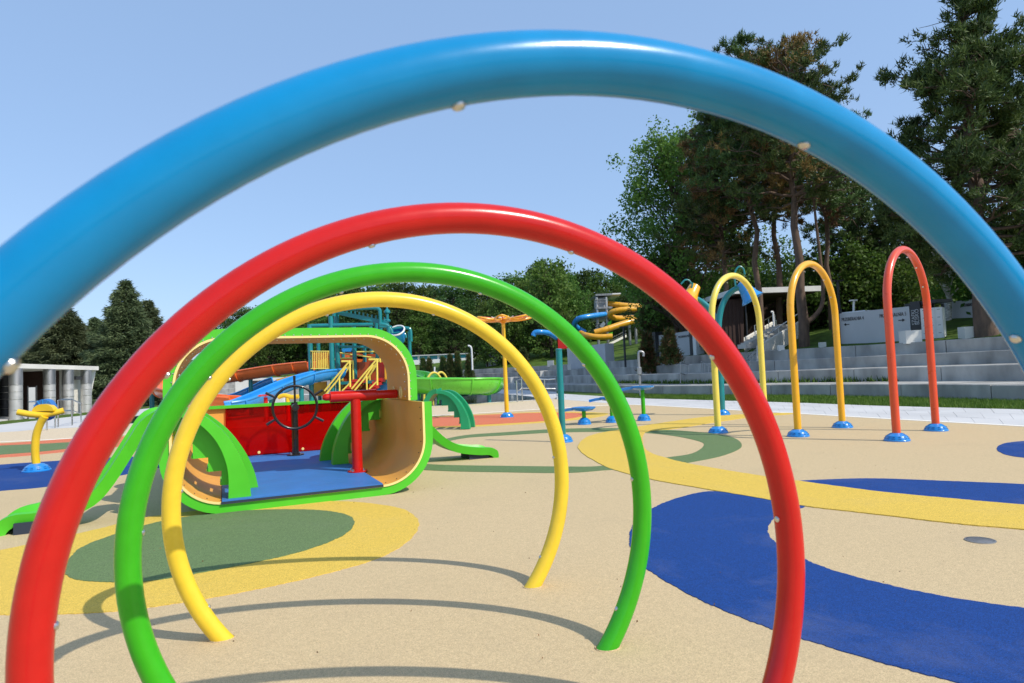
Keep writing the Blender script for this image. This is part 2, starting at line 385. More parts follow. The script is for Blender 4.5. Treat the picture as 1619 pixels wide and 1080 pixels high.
# white edge line
ln = MB(); A = []; B = []
for i, p in enumerate(line_s):
    t = (line_s[min(i + 1, len(line_s) - 1)] - line_s[max(i - 1, 0)]).normalized(); nn = Vector((-t.y, t.x, 0))
    A.append(p - nn * 0.07 + Vector((0, 0, 0.005))); B.append(p + nn * 0.09 + Vector((0, 0, 0.005)))
ln.strip(A, B, (0, 0, -0.012))
struct(ln.build('edge_line', M['line'], smooth=False))
# pool coping line
cp = MB(); A = []; B = []; ps = smooth_path(pool_near, 6)
for i, p in enumerate(ps):
    t = (ps[min(i + 1, len(ps) - 1)] - ps[max(i - 1, 0)]).normalized(); nn = Vector((-t.y, t.x, 0))
    A.append(p - nn * 0.3 + Vector((0, 0, 0.0))); B.append(p + nn * 0.05 + Vector((0, 0, 0.0)))
cp.strip(A, B, (0, 0, -0.25))
struct(cp.build('pool_coping', M['paving'], smooth=False))
# pale concrete apron round the pool, and the water
far = [gp(868, 630.5), Vector((3.2, 36.5, 0)), Vector((2.0, 42, 0)), Vector((-2.0, 56, 0)), Vector((-14, 74, 0)), Vector((-40, 80, 0)), Vector((-44, 45, 0)), Vector((-30, 30, 0)), gp(-140, 684), gp(30, 681.5)]
sheet('pool_apron', [p for p in pool_near[::-1]] [::-1] + far, -0.03, M['paving'], 0.2, closed_smooth=False)
wat = pool_near + [gp(868, 631.2), Vector((0.8, 33.5, 0)), Vector((-3.0, 50, 0)), Vector((-12, 62, 0)), Vector((-24, 62, 0)), Vector((-27, 47, 0)), Vector((-19.2, 29, 0)), gp(70, 676.6)]
sheet('pool_water', wat, -0.02, M['water'], 0.15, closed_smooth=False)

# ---- coloured rubber inlays, lower layers first (4 mm steps)
def inlay(px, z, material, k=5, extra=None):
    o = sheet('rubber_inlay', (extra or []) + gps(px), z, material, 0.03, k=k); return o
# yellow field with a green oval, under the tunnel arches
inlay([(662, 832), (655, 816), (628, 803), (560, 794), (480, 793), (400, 797), (310, 808), (228, 819), (150, 838), (60, 858), (-40, 880), (-160, 915), (-180, 950), (-60, 970), (60, 972), (180, 967), (300, 951), (420, 929), (520, 906), (600, 882), (645, 856)], 0.004, M['r_yellow'])
inlay([(560, 829), (548, 815), (500, 807.5), (420, 807), (340, 812), (252, 826), (179, 847), (125, 869), (102, 899), (108, 913), (130, 919.5), (179, 922), (228, 921), (300, 910), (400, 891), (480, 872), (540, 849)], 0.008, M['r_green'])
# long blue lens behind the yellow sweep, blue crescent before it
inlay([(1255, 762), (1320, 758), (1390, 757), (1500, 761), (1619, 766), (1760, 774), (1760, 812), (1619, 803), (1514, 793), (1386, 781), (1300, 770)], 0.004, M['r_blue'])
inlay([(995, 852), (1003, 828), (1030, 805), (1071, 788), (1120, 777.5), (1170, 782), (1215, 788), (1273, 799), (1240, 812), (1222, 822), (1214, 839), (1226, 858), (1275, 886), (1343, 910), (1471, 939.5), (1619, 962), (1800, 982), (1980, 1030), (2000, 1130), (1850, 1160), (1700, 1128), (1514, 1080), (1386, 1046), (1267, 1010), (1220, 995), (1150, 968), (1088, 939.5), (1024, 901), (1002, 877)], 0.004, M['r_blue'])
# green ring and the yellow sweep that crosses it
ring_o = gps([(600, 722), (632, 708), (683, 699), (734, 688.5), (800, 683.5), (869, 679), (944, 677), (1014, 678), (1088, 682), (1152, 690), (1173, 705), (1145, 720), (1088, 732), (1030, 742), (968, 743), (897, 748), (800, 747), (692, 744.5), (625, 738)])
ring_i = gps([(630, 722), (650, 711), (690, 702), (738, 692.5), (800, 688.5), (869, 684.5), (944, 683), (1014, 684.5), (1062, 689), (1102, 697), (1113, 704), (1095, 717), (1052, 724), (1005, 731), (945, 737.5), (897, 738), (800, 737), (692, 735), (645, 730)])
ro, ri = smooth_path(ring_o, 5, True), smooth_path(ring_i, 5, True)
up = Vector((0, 0, 0.004)); ro = [p + up for p in ro]; ri = [p + up for p in ri]
rb = MB(); rb.strip(ro + [ro[0]], ri + [ri[0]], (0, 0, -0.03))
struct(rb.build('rubber_inlay', M['r_green'], smooth=False))
inlay([(914, 705), (927, 692), (949, 685), (985, 679), (1011, 674.5), (1060, 667), (1115, 659.5), (1180, 655.2), (1235, 653.3), (1258, 653.8), (1240, 656), (1193, 659.5), (1141, 666.5), (1072, 677.5), (1030, 682), (1017, 688), (1021, 711), (1058, 726), (1113, 738), (1216, 755), (1262, 761), (1386, 777.6), (1514, 790), (1619, 799), (1760, 808), (1760, 852), (1619, 838), (1514, 829), (1386, 814), (1273, 801), (1216, 791), (1088, 769), (1030, 758.4), (968, 742.5), (940, 729), (921, 717)], 0.008, M['r_yellow'], k=4)
# small blue spot at the right, orange ovals by the pool, blue field at the left
inlay([(1576, 709), (1592, 700.5), (1640, 697), (1700, 700), (1720, 715), (1690, 728), (1630, 725), (1590, 719)], 0.004, M['r_blue'])
inlay([(560, 671), (600, 661.5), (683, 658.8), (760, 655.5), (832, 652.3), (900, 651.2), (950, 652.8), (962, 655), (940, 660.5), (895, 665.5), (832, 670.3), (760, 674.3), (683, 677), (600, 679)], 0.004, M['r_yellow'])
inlay([(570, 670), (610, 662.5), (683, 660), (760, 656.5), (832, 653.5), (875, 653), (912, 653.3), (929, 655.5), (908, 661), (880, 664.5), (832, 668), (760, 672), (683, 675), (610, 677)], 0.008, M['r_orange'])
inlay([(-160, 712), (-60, 704.5), (0, 701.5), (60, 697.5), (114, 693.8), (200, 690), (290, 687), (300, 694), (250, 701), (187, 706.5), (110, 714), (40, 721), (0, 724), (-80, 731), (-160, 729)], 0.004, M['r_orange'])
inlay([(-140, 714), (-60, 709), (0, 705), (64, 702.2), (115, 699.5), (165, 699), (150, 704), (107, 709.8), (64, 714.5), (0, 719.5), (-80, 726), (-140, 724)], 0.008, M['r_green'])
inlay([(-150, 752), (-60, 741), (0, 735), (79, 729.6), (176, 723.7), (254, 721.5), (330, 722), (330, 730), (254, 739.5), (187, 752.6), (120, 763), (60, 771.5), (0, 776.5), (-80, 786), (-160, 785)], 0.004, M['r_blue'])
# small steel drain in the beige field
dr = thing('floor_drain', 'round grey floor drain set into the beige rubber beside the blue crescent', 'drain', gp(1550, 855))
c0 = gp(1550, 855)
b = MB(); b.lathe([(0.085, 0.0), (0.085, 0.006), (0.075, 0.007), (0.075, 0.003)], c0); b.build('drain_ring', M['dull_steel'], dr)
b = MB()
for i in range(-4, 5):
    w = math.sqrt(max(0.0001, 0.072 ** 2 - (i * 0.016) ** 2)); b.box(c0 + Vector((0, i * 0.016, 0.005)), (2 * w, 0.009, 0.004))
stuff(b.build('grate', M['dull_steel'], dr, smooth=False))

# ---- paving beyond the rubber: three courses of slabs
pv = MB(); k = len(S1); A = [p + Vector((0, 0, -0.022)) for p in S1]; B = [p + Vector((0, 0, -0.022)) for p in S2]
pv.strip(A, B, (0, 0, -0.2)); paving = struct(pv.build('paving', M['paving'], smooth=False))
rnd = random.Random(4)
def polylen(L): return sum((b - a).length for a, b in zip(L, L[1:]))
def sample(L, s):
    for a, b in zip(L, L[1:]):
        d = (b - a).length
        if s <= d: return a + (b - a) * (s / d)
        s -= d
    return L[-1].copy()
N = 58; T1 = polylen(S1); T2 = polylen(S2)
q = [(i / N) for i in range(N + 1)]
for i in range(N):
    for c in range(3):
        e = 0.004
        def pt(u, v): return sample(S1, u * T1).lerp(sample(S2, u * T2), v)
        sh = 0.5 / N if c % 2 else 0
        u0, u1 = min(1, q[i] + sh + 0.003 / T1), min(1, q[i + 1] + sh - 0.003 / T1)
        if u1 <= u0: continue
        v0, v1 = c / 3 + 0.001, (c + 1) / 3 - 0.001
        z = -0.004 + rnd.uniform(-0.0015, 0.0015)
        P = [pt(u0, v0), pt(u1, v0), pt(u1, v1), pt(u0, v1)]
        b = MB(); b.extr([p + Vector((0, 0, z)) for p in P], (0, 0, -0.03)); b.build('paving_slab', M['paving'], paving, smooth=False)
# grass verge between paving and first step, with blades
vg = MB(); A = [p + Vector((0, 0, -0.03)) for p in S2]; B = [p + Vector((0, 0, -0.0)) for p in S3]
vg.strip(A, B, (0, 0, -0.17)); struct(vg.build('grass_verge', M['grass'], smooth=False))
rs = np.random.default_rng(3)
def blades(region_fn, n, h, w, rng):
    P = region_fn(n); a = rng.uniform(0, 2 * np.pi, n); hh = h * rng.uniform(0.5, 1.3, n); lean = rng.normal(0, 0.35, (n, 2)) * hh[:, None]
    d = np.stack([np.cos(a), np.sin(a), np.zeros(n)], 1) * (w / 2)
    tip = P + np.concatenate([lean, hh[:, None]], 1)
    return np.stack([P - d, P + d, tip], 1).reshape(-1, 3)
S2a = np.array([tuple(sample(S2, i / 200 * T2)) for i in range(201)]); T3 = polylen(S3)
S3a = np.array([tuple(sample(S3, i / 200 * T3)) for i in range(201)])
def verge_fn(n):
    u = rs.uniform(0.25, 0.97, n) * 200; i = u.astype(int); f = (u - i)[:, None]
    a = S2a[i] * (1 - f) + S2a[np.minimum(i + 1, 200)] * f; b_ = S3a[i] * (1 - f) + S3a[np.minimum(i + 1, 200)] * f
    v = rs.uniform(0.0, 1.0, n)[:, None]; p = a * (1 - v) + b_ * v; p[:, 2] = -0.02; return p
M['blade'] = leafmat('grass_blade', (0.06, 0.13, 0.015), (0.14, 0.22, 0.03), 0.35, 1.5)
stuff(np_obj('grass', blades(verge_fn, 60000, 0.09, 0.022, rs), 3, M['blade']))

# ================================================================== concrete terraces
def normals(L):
    out = []
    for i in range(len(L)):
        t = (L[min(i + 1, len(L) - 1)] - L[max(i - 1, 0)]).normalized(); out.append(Vector((t.y, -t.x, 0)))
    return out
TP = [Vector(v) for v in ((-70, 62, 0), (-48, 66, 0), (-30, 67.5, 0), (-18, 66.5, 0), (-10, 62.5, 0), (-4.8, 57.2, 0), (-1.1, 51.8, 0))] + L3
TPs = smooth_path(TP, 10)
nr = normals(TPs)
if nr[-5].x < 0: nr = [-v for v in nr]
for _ in range(6): nr = [ (nr[max(i-1,0)] + nr[i] + nr[min(i+1,len(nr)-1)]).normalized() for i in range(len(nr))]
LEN = [0.0]
for a, b_ in zip(TPs, TPs[1:]): LEN.append(LEN[-1] + (b_ - a).length)
TOT = LEN[-1]
def tpt(s, d, z):
    s = min(max(s, 0), TOT - 1e-4)
    i = max(j for j in range(len(LEN) - 1) if LEN[j] <= s); f = (s - LEN[i]) / (LEN[i + 1] - LEN[i])
    p = TPs[i].lerp(TPs[i + 1], f); n_ = nr[i].lerp(nr[i + 1], f)
    return p + n_ * d + Vector((0, 0, z))
DEP = [0.0, 1.9, 3.8, 5.6]; HGT = [0.4, 0.86, 1.28, 1.74]; BACK = 6.3
terr = thing('terrace_steps', 'long grey concrete seating terrace of four deep steps beyond the paving', 'terrace', tpt(TOT * 0.8, 0, 0))
rnd = random.Random(8)
for k in range(4):
    d0 = DEP[k]; d1 = DEP[k + 1] + 0.3 if k < 3 else BACK
    zb = -0.2 if k == 0 else HGT[k - 1] - 0.25
    s = 0.0 + rnd.uniform(0, 1)
    while s < TOT - 0.5:
        frac = s / TOT; L = lerp(5.0, 2.6, min(1, frac * 1.3)) * rnd.uniform(0.9, 1.1); s1 = min(TOT - 0.02, s + L)
        g_ = 0.012; zt = HGT[k] + rnd.uniform(-0.006, 0.006); dd = rnd.uniform(-0.008, 0.008)
        P = []
        for (ss, d) in ((s + g_, d0 + dd), ((s + s1) / 2, d0 + dd), (s1 - g_, d0 + dd), (s1 - g_, d1), ((s + s1) / 2, d1), (s + g_, d1)): P.append(tpt(ss, d, zt))
        b = MB(); c = 0.02
        b.extr([p + Vector((0, 0, -c)) for p in P], (0, 0, zb - zt + c))
        inn = [P[0].lerp(P[5], 0.012), P[1].lerp(P[4], 0.012), P[2].lerp(P[3], 0.012), P[3], P[4], P[5]]
        n0 = len(b.v); b.v += inn
        b.f.append(tuple(n0 + i for i in range(6))); b.mi.append(0)
        for i in range(6): b.f.append((i, (i + 1) % 6, n0 + (i + 1) % 6, n0 + i)); b.mi.append(0)
        b.f = [f for f in b.f if f != (5, 4, 3, 2, 1, 0)]; b.mi = [0] * len(b.f)
        b.build('step_block', M['concrete'], terr, smooth=False)
        s = s1
# lawn rising behind the terraces, up into the wooded slope
b = MB(); ds = [BACK - 0.05, BACK + 1, 9, 13, 18, 26, 36, 50, 75, 120, 200]
def lawn_z(d): 
    t = max(0.0, d - BACK); return 1.62 + 0.17 * min(t, 16) + 0.05 * max(0, min(t - 16, 60))
ss = [TOT * i / 60 * 0.9999 for i in range(61)]
rn = random.Random(1)
vs = []
for s_ in ss:
    for d in ds:
        p = tpt(s_, d, lawn_z(d) + (rn.uniform(-0.12, 0.12) if d > 8 else 0)); vs.append(p)
nd = len(ds); fs = [(i * nd + j, i * nd + j + 1, (i + 1) * nd + j + 1, (i + 1) * nd + j) for i in range(60) for j in range(nd - 1)]
# apron on to the right so the slope does not end at the frame
b.add(vs, fs); base_n = len(b.v)
last = [vs[60 * nd + j] for j in range(nd)]
extn = [p + Vector((9, -40, 0)) for p in last]
b.v += extn; b.f += [(60 * nd + j, 60 * nd + j + 1, base_n + j + 1, base_n + j) for j in range(nd - 1)]; b.mi = [0] * len(b.f)
struct(b.build('lawn_slope', M['grass'], angle=60))
def ground_z(x, y):
    """height of the ground under (x, y), good enough to stand things on"""
    best = min(range(len(TPs)), key=lambda i: (TPs[i].x - x) ** 2 + (TPs[i].y - y) ** 2)
    d = (Vector((x, y, 0)) - TPs[best]).dot(nr[best])
    if d < 0: return -0.2
    for k in range(3, -1, -1):
        if d >= DEP[k] and d < BACK: return HGT[k]
    return lawn_z(d)
def on_ground(px, Y):
    """point at depth Y on the bearing of photo column px, standing on the ground"""
    p = at(px, 560, Y); return Vector((p.x, p.y, ground_z(p.x, p.y)))
# planting on the first step, a low ragged strip of weeds and flowers
def plant_fn(n):
    out = []
    for _ in range(n):
        s_ = TOT * (rs.uniform(0.74, 0.87) if rs.random() < 0.6 else rs.uniform(0.9, 0.97)); out.append(tuple(tpt(s_, 1.9 - abs(rs.normal(0, 0.16)), 0.39)))
    return np.array(out)
stuff(np_obj('ground_cover', np.concatenate([blades(plant_fn, 1500, 0.2, 0.07, rs)]), 3, M['leaf']))

def hit(px, py, Y0=9.0, Y1=160.0):
    """where the bearing of a photo pixel first meets the terrace or the lawn"""
    Y = Y0
    while Y < Y1:
        p = at(px, py, Y)
        if p.z <= ground_z(p.x, p.y) + 0.01: return p
        Y += 0.15
    return at(px, py, Y1)
# ================================================================== rainbow tunnel arches
AZ_A, ZC, TR = 0.36599, 0.60852, 0.0408
ARCH = [((-0.6811, 3.4211), 'yellow', 'yellow_paint', 'farthest and smallest looking'), ((-0.3852, 2.5789), 'green', 'green_paint', ''),
        ((-0.0850, 1.7291), 'red', 'red_paint', ''), ((0.2036, 0.8977), 'blue', 'blue_paint', '')]
ALAB = {'yellow': 'bright yellow spray arch standing nearest the playhouse, farthest in the row of four',
        'green': 'glossy green spray arch between the yellow arch and the red arch',
        'red': 'glossy red spray arch framing the green and yellow arches',
        'blue': 'large blue spray arch closest of the four, its feet out of sight'}
ux, uy = math.cos(AZ_A), math.sin(AZ_A)
for (cx, cy), cn, mn, _ in ARCH:
    t = thing('spray_arch', ALAB[cn], 'spray arch', (cx, cy, 0), group='rainbow row of spray arches')
    th0 = -math.asin(ZC + 0.06); P = []
    for i in range(121):
        th = th0 + (PI - 2 * th0) * i / 120
        P.append(Vector((cx + ux * math.cos(th), cy + uy * math.cos(th), ZC + math.sin(th))))
    b = MB(); b.tube(P, TR, 40); b.build('tube', M[mn], t, angle=60)
    # thin paint collar / sealant ring where each foot enters the rubber
    for sgn in (-1, 1):
        th = -math.asin(ZC); b = MB()
        c = Vector((cx + sgn * ux * math.cos(th), cy + sgn * uy * math.cos(th), 0))
        ring = [c + Vector((ux * math.cos(a) * TR * 1.35 - uy * math.sin(a) * TR * 1.08, uy * math.cos(a) * TR * 1.35 + ux * math.sin(a) * TR * 1.08, 0.001)) for a in [2 * PI * i / 32 for i in range(32)]]
        b.tube(ring, 0.0035, 6, closed=True); b.build('sealant_ring', M['screed'], t)
    for i in range(8):
        th = math.radians(-28.3 + 33.76 * i); rad = Vector((ux * math.cos(th), uy * math.cos(th), math.sin(th)))
        c = Vector((cx, cy, ZC)) + rad * (1 - TR + 0.002)
        b = MB(); b.lathe([(0.0095, 0), (0.0095, 0.004), (0.0065, 0.0075), (0.0025, 0.0085)], c, -rad, 14); b.build('nozzle', M['steel'], t)

# ================================================================== plain blue foot dome
def dome(parent, c, r=0.17, h=0.115):
    b = MB(); b.lathe([(r, 0), (r, 0.018), (r * 0.97, 0.026), (r * 0.93, 0.03), (r * 0.9, h * 0.42), (r * 0.86, h * 0.44), (r * 0.78, h * 0.66), (r * 0.74, h * 0.68), (r * 0.5, h * 0.93), (r * 0.3, h), (0.001, h * 1.02)], c, n=32)
    o = b.build('foot_dome', M['dome_blue'], parent, angle=28)
    s = MB()
    for i in range(12):
        a = 2 * PI * (i + 0.5) / 12; rad = Vector((math.cos(a), math.sin(a), 0)); tg = Vector((-rad.y, rad.x, 0))
        for rr, zz, w in ((0.905, 0.36, 0.22), (0.825, 0.56, 0.17)):
            s.box(c + rad * (r * rr) + Vector((0, 0, h * zz)), (0.012, r * w, 0.0045), axes=(rad, tg, Vector((0, 0, 1))))
    stuff(s.build('vent_slots', M['slot'], o, smooth=False)); return o

# ================================================================== tall water hoops
HOOPS = [((3.55, 11.53), (4.79, 12.59), 'lemon_paint', 'lemon yellow'), ((4.49, 10.46), (5.73, 11.52), 'amber_paint', 'amber'), ((5.44, 9.4), (6.68, 10.45), 'orange_paint', 'orange red')]
HL = ['tall lemon yellow water hoop beside the curved teal bucket post', 'tall amber water hoop between the lemon hoop and the orange red hoop', 'tall orange red water hoop before the white signed wall']
for (a, b_, mn, _), lab in zip(HOOPS, HL):
    A = Vector((*a, 0)); B = Vector((*b_, 0)); mid = (A + B) / 2; e = (B - A).normalized(); R1 = (B - A).length / 2; H = 2.83
    t = thing('water_hoop', lab, 'water hoop', mid, group='tall water hoops by the terrace')
    P = [A + Vector((0, 0, z)) for z in (0.03, 0.7, 1.4, 1.8)]
    zc = H - R1 * 1.06
    P += [A + Vector((0, 0, zc - 0.1))] + [mid + e * (-R1 * math.cos(th)) + Vector((0, 0, zc + R1 * 1.06 * math.sin(th))) for th in [PI * i / 28 for i in range(29)]] + [B + Vector((0, 0, zc - 0.1))]
    P += [B + Vector((0, 0, z)) for z in (1.8, 1.4, 0.7, 0.03)]
    b = MB(); b.tube(P, 0.056, 18); b.build('tube', M[mn], t)
    dome(t, A); dome(t, B)
    for th in (0.35, 0.8, 1.25, 1.7, 2.2, 2.7):
        rad = -e * math.cos(th) + Vector((0, 0, math.sin(th)))
        b = MB(); b.lathe([(0.014, 0), (0.014, 0.008), (0.006, 0.014)], mid + Vector((0, 0, zc)) + rad * (R1 - 0.052), -rad, 8); b.build('nozzle', M['steel'], t)

# ================================================================== playhouse
PA = math.radians(24); P0 = Vector((-2.86, 6.08, 0))
ph = thing('playhouse', 'lime green and tan barrel shaped playhouse with red back panel and black steering wheel', 'playhouse', P0, PA, local=True)
def arc(cx, cz, r, a0, a1, n): return [(cx + r * math.cos(a0 + (a1 - a0) * i / n), cz + r * math.sin(a0 + (a1 - a0) * i / n)) for i in range(n + 1)]
def lowU(off):      # open outline of the lower bowl, left top to right top, offset inward
    r = 0.55 - off
    return [(-0.40 + off, 0.93)] + arc(0.15, 0.55, r, PI, 1.5 * PI, 14) + arc(1.62, 0.55, r, -PI / 2, 0, 14) + [(2.17 - off, 0.93)]
def upU(off):
    r = 0.57 - off
    return [(-0.40 + off, 0.935)] + arc(0.17, 1.20, r, PI, PI / 2, 14) + arc(1.60, 1.20, r, PI / 2, 0, 14) + [(2.17 - off, 0.935)]
def y3(L, n): return [Vector((s, n, z)) for s, z in L]
DEPTH = 4.02
# thin tan skins with a pale cut edge
b = MB(); b.strip(y3(lowU(0.085), 0.0), y3(lowU(0.108), 0.0), (0, DEPTH, 0), mi=0, mi_end=1)
low = b.build('lower_shell', [M['tan'], M['tan_edge']], ph, angle=40)
b = MB(); b.strip(y3(upU(0.085), 0.55), y3(upU(0.108), 0.55), (0, 1.03, 0), mi=0, mi_end=1)
upp = b.build('upper_shell', [M['tan'], M['tan_edge']], ph, angle=40)
# green edge plates, front and back of each shell
for U, n0, par in ((lowU, 0.012, low), (lowU, DEPTH - 0.06, low), (upU, 0.562, upp), (upU, 1.52, upp)):
    b = MB(); b.strip(y3(U(0.0), n0), y3(U(0.084), n0), (0, 0.045, 0)); b.build('edge_plate', M['lime'], par, angle=40)
b = MB(); b.strip(y3(upU(0.06), 0.61), y3(upU(0.084), 0.61), (0, 0.9, 0)); b.build('roof_batten', M['lime'], upp, angle=40)
b = MB(); b.strip(y3(lowU(0.06), 0.06), y3(lowU(0.084), 0.06), (0, DEPTH - 0.13, 0)); b.build('bowl_backing', M['lime'], low, angle=40)
# bolts along the edges
b = MB()
def along(L, n):
    P = [Vector((s, 0, z)) for s, z in L]; T = polylen(P)
    return [sample(P, T * (i + 0.5) / n) for i in range(n)]
for p in along(upU(0.125), 40): b.lathe([(0.011, 0), (0.009, 0.006)], Vector((p.x, 0.62, p.z)), (0.66 - p.x, 0, 0.95 - p.z), 6)
for p in along(upU(0.075), 40): b.lathe([(0.009, 0), (0.007, 0.006)], Vector((p.x, 0.562, p.z)), (0, -1, 0), 6)
stuff(b.build('bolt', M['steel'], upp))
b = MB()
for p in along(lowU(0.112), 30):
    c = Vector((0.885, 0.08, 0.6)); d = Vector((c.x - p.x, 0, c.z - p.z))
    b.lathe([(0.007, -0.003), (0.005, 0.003)], Vector((p.x, 0.08, p.z)), d, 6)
stuff(b.build('bolt', M['dark_panel'], low))
# floor mat with dark cut edge
b = MB(); b.box((0.865, 2.0, 0.118), (1.50, 4.02, 0.012)); fl = b.build('floor_mat', M['mat_blue'], ph, smooth=False)
b = MB(); b.box((0.865, 2.0, 0.1), (1.515, 4.03, 0.022)); b.build('mat_edge', M['mat_edge'], fl, smooth=False)
# back wall: tan side pieces, see-through red sheet with rounded lower corners, green capping
def backface(off): return [(s, min(z, 0.87)) for s, z in lowU(off)]
L = lowU(0.11)
left = [(s, min(z, 0.86)) for s, z in L if s < 0.2]; right = [(s, min(z, 0.86)) for s, z in L if s > 2.0]
b = MB(); b.extr(y3(left + [(0.2, 0.86)], 3.9), (0, 0.025, 0)); b.build('back_panel', M['tan'], ph, smooth=False)
b = MB(); b.extr(y3([(2.0, 0.86)] + right, 3.9), (0, 0.025, 0)); b.build('back_panel', M['tan'], ph, smooth=False)
pan = [(0.17, 0.85), (0.17, 0.5)] + arc(0.53, 0.48, 0.36, PI, 1.5 * PI, 10) + arc(1.62, 0.48, 0.36, -PI / 2, 0, 10) + [(1.98, 0.85)]
b = MB(); b.extr(y3(pan, 3.86), (0, 0.015, 0)); rp = b.build('red_sheet', M['acrylic'], ph, smooth=False)
b = MB(); b.box((0.9, 3.875, 0.872), (2.3, 0.07, 0.045)); b.build('capping', M['lime'], ph, smooth=False)
for s in (0.62, 1.25):
    b = MB(); b.lathe([(0.022, 0), (0.019, 0.008), (0.009, 0.009)], (s, 3.86, 0.165), (0, -1, 0), 14); b.build('fixing', M['tan_edge'], rp)
# steering wheel on its post
WN = 3.42; wc = Vector((1.1, WN - 0.1, 0.83))
b = MB(); b.tube([(1.1, WN, 0.12), (1.1, WN, 0.90)], 0.048, 18); wp = b.build('wheel_post', M['black'], ph)
b = MB(); b.lathe([(0.12, 0), (0.12, 0.014), (0.05, 0.018)], (1.1, WN, 0.124), n=24); b.build('flange', M['black'], wp)
b = MB()
for i in range(4):
    a = PI / 4 + i * PI / 2; b.lathe([(0.014, 0), (0.014, 0.02), (0.007, 0.026)], (1.1 + 0.09 * math.cos(a), WN + 0.09 * math.sin(a), 0.138), n=8)
stuff(b.build('bolt', M['steel'], wp))
b = MB(); b.tube([wc + Vector((0.31 * math.cos(2 * PI * i / 56), 0, 0.31 * math.sin(2 * PI * i / 56))) for i in range(56)], 0.02, 12, closed=True)
wh = b.build('steering_wheel', M['black'], ph)
for i in range(6):
    a = PI / 2 + i * PI / 3; d = Vector((math.cos(a), 0, math.sin(a)))
    r0 = 0.0 if i == 0 else 0.29
    b = MB(); b.tube([wc + d * r0, wc + d * 0.33, wc + d * 0.455, wc + d * 0.46], [0.016, 0.016, 0.02, 0.012], 10); b.build('spoke', M['black'], wh)
b = MB(); b.lathe([(0.05, -0.05), (0.055, 0.02), (0.04, 0.1)], wc + Vector((0, -0.035, 0)), (0, 1, 0), 18); b.build('hub', M['black'], wh)
# red post with the horizontal cannon
b = MB(); b.tube([(1.56, 1.05, 0.12), (1.56, 1.05, 0.965)], 0.06, 20); cpst = b.build('cannon_post', M['red_paint'], ph)
b = MB(); b.lathe([(0.115, 0), (0.115, 0.012), (0.062, 0.016)], (1.56, 1.05, 0.124), n=24); b.build('flange', M['red_paint'], cpst)
b = MB()
for i in range(4):
    a = PI / 4 + i * PI / 2; b.lathe([(0.016, 0), (0.016, 0.02), (0.006, 0.028)], (1.56 + 0.088 * math.cos(a), 1.05 + 0.088 * math.sin(a), 0.136), n=8)
stuff(b.build('bolt', M['steel'], cpst))
b = MB(); b.tube([(1.185, 1.05, 1.005), (1.2, 1.05, 1.005), (1.225, 1.05, 1.005), (1.24, 1.05, 1.005), (1.262, 1.05, 1.005), (1.27, 1.05, 1.005), (1.8, 1.05, 1.005), (1.805, 1.05, 1.005), (2.05, 1.05, 1.005)],
               [0.02, 0.034, 0.042, 0.04, 0.042, 0.064, 0.064, 0.052, 0.052], 20); b.build('cannon', M['red_paint'], ph)
for n_ in (0.87, 1.2):
    b = MB(); b.tube([Vector((2.058, n_ + 0.045 * math.cos(2 * PI * i / 20), 1.02 + 0.06 * math.sin(2 * PI * i / 20))) for i in range(20)], 0.014, 8, closed=True); b.build('peep_hole', M['tan_edge'], upp)

def climbing_stair(parent, X, material, shift=0.1):
    """moulded stair: arched flanges, recessed flank with stepped lower edge, treads; X maps local (s, n, z)"""
    outer = [(0.37, 0.125), (0.355, 0.28), (0.315, 0.43), (0.255, 0.57), (0.18, 0.70), (0.08, 0.82), (-0.05, 0.93), (-0.2, 0.985), (-0.36, 0.985)]
    inner = [(0.17, 0.125), (0.175, 0.25), (0.17, 0.38), (0.145, 0.5), (0.10, 0.62), (0.03, 0.735), (-0.08, 0.85), (-0.22, 0.915), (-0.36, 0.925)]
    oS = smooth_path([Vector((a, 0, z)) for a, z in outer], 4); iS = smooth_path([Vector((a, 0, z)) for a, z in inner], 4)
    for n0, dn, sh_ in ((0.06, 0.16, 0.0), (0.6, 0.12, shift)):
        b = MB(); b.strip([X(p.x + sh_ * max(0, 1 - p.z), n0, p.z) for p in oS], [X(p.x + sh_ * max(0, 1 - p.z), n0, p.z) for p in iS], X(0, dn, 0) - X(0, 0, 0)); b.build('rim', material, parent, angle=40)
    # flank behind the near rim
    steps = [(0.185, 0.235), (0.115, 0.235), (0.115, 0.375), (0.0, 0.375), (0.0, 0.51), (-0.13, 0.51), (-0.13, 0.65), (-0.27, 0.65), (-0.27, 0.78), (-0.36, 0.78)]
    arcp = [(p.x, p.z) for p in iS if p.z > 0.24]
    for n0 in (0.2, 0.66):
        b = MB(); b.extr([X(s, n0, z) for s, z in arcp + steps[::-1]], X(0, 0.02, 0) - X(0, 0, 0)); b.build('side_panel', material, parent, smooth=False)
    for k in range(0, 9, 2):
        (s0, z0), (s1, z1) = steps[k], steps[k + 1]
        b = MB(); b.box(X((s0 + s1) / 2, 0.44, z0 + 0.014), (abs(s1 - s0) + 0.03, 0.44, 0.026), axes=[(X(*v) - X(0, 0, 0)).normalized() for v in ((1, 0, 0), (0, 1, 0), (0, 0, 1))]); b.build('step', material, parent, smooth=False)
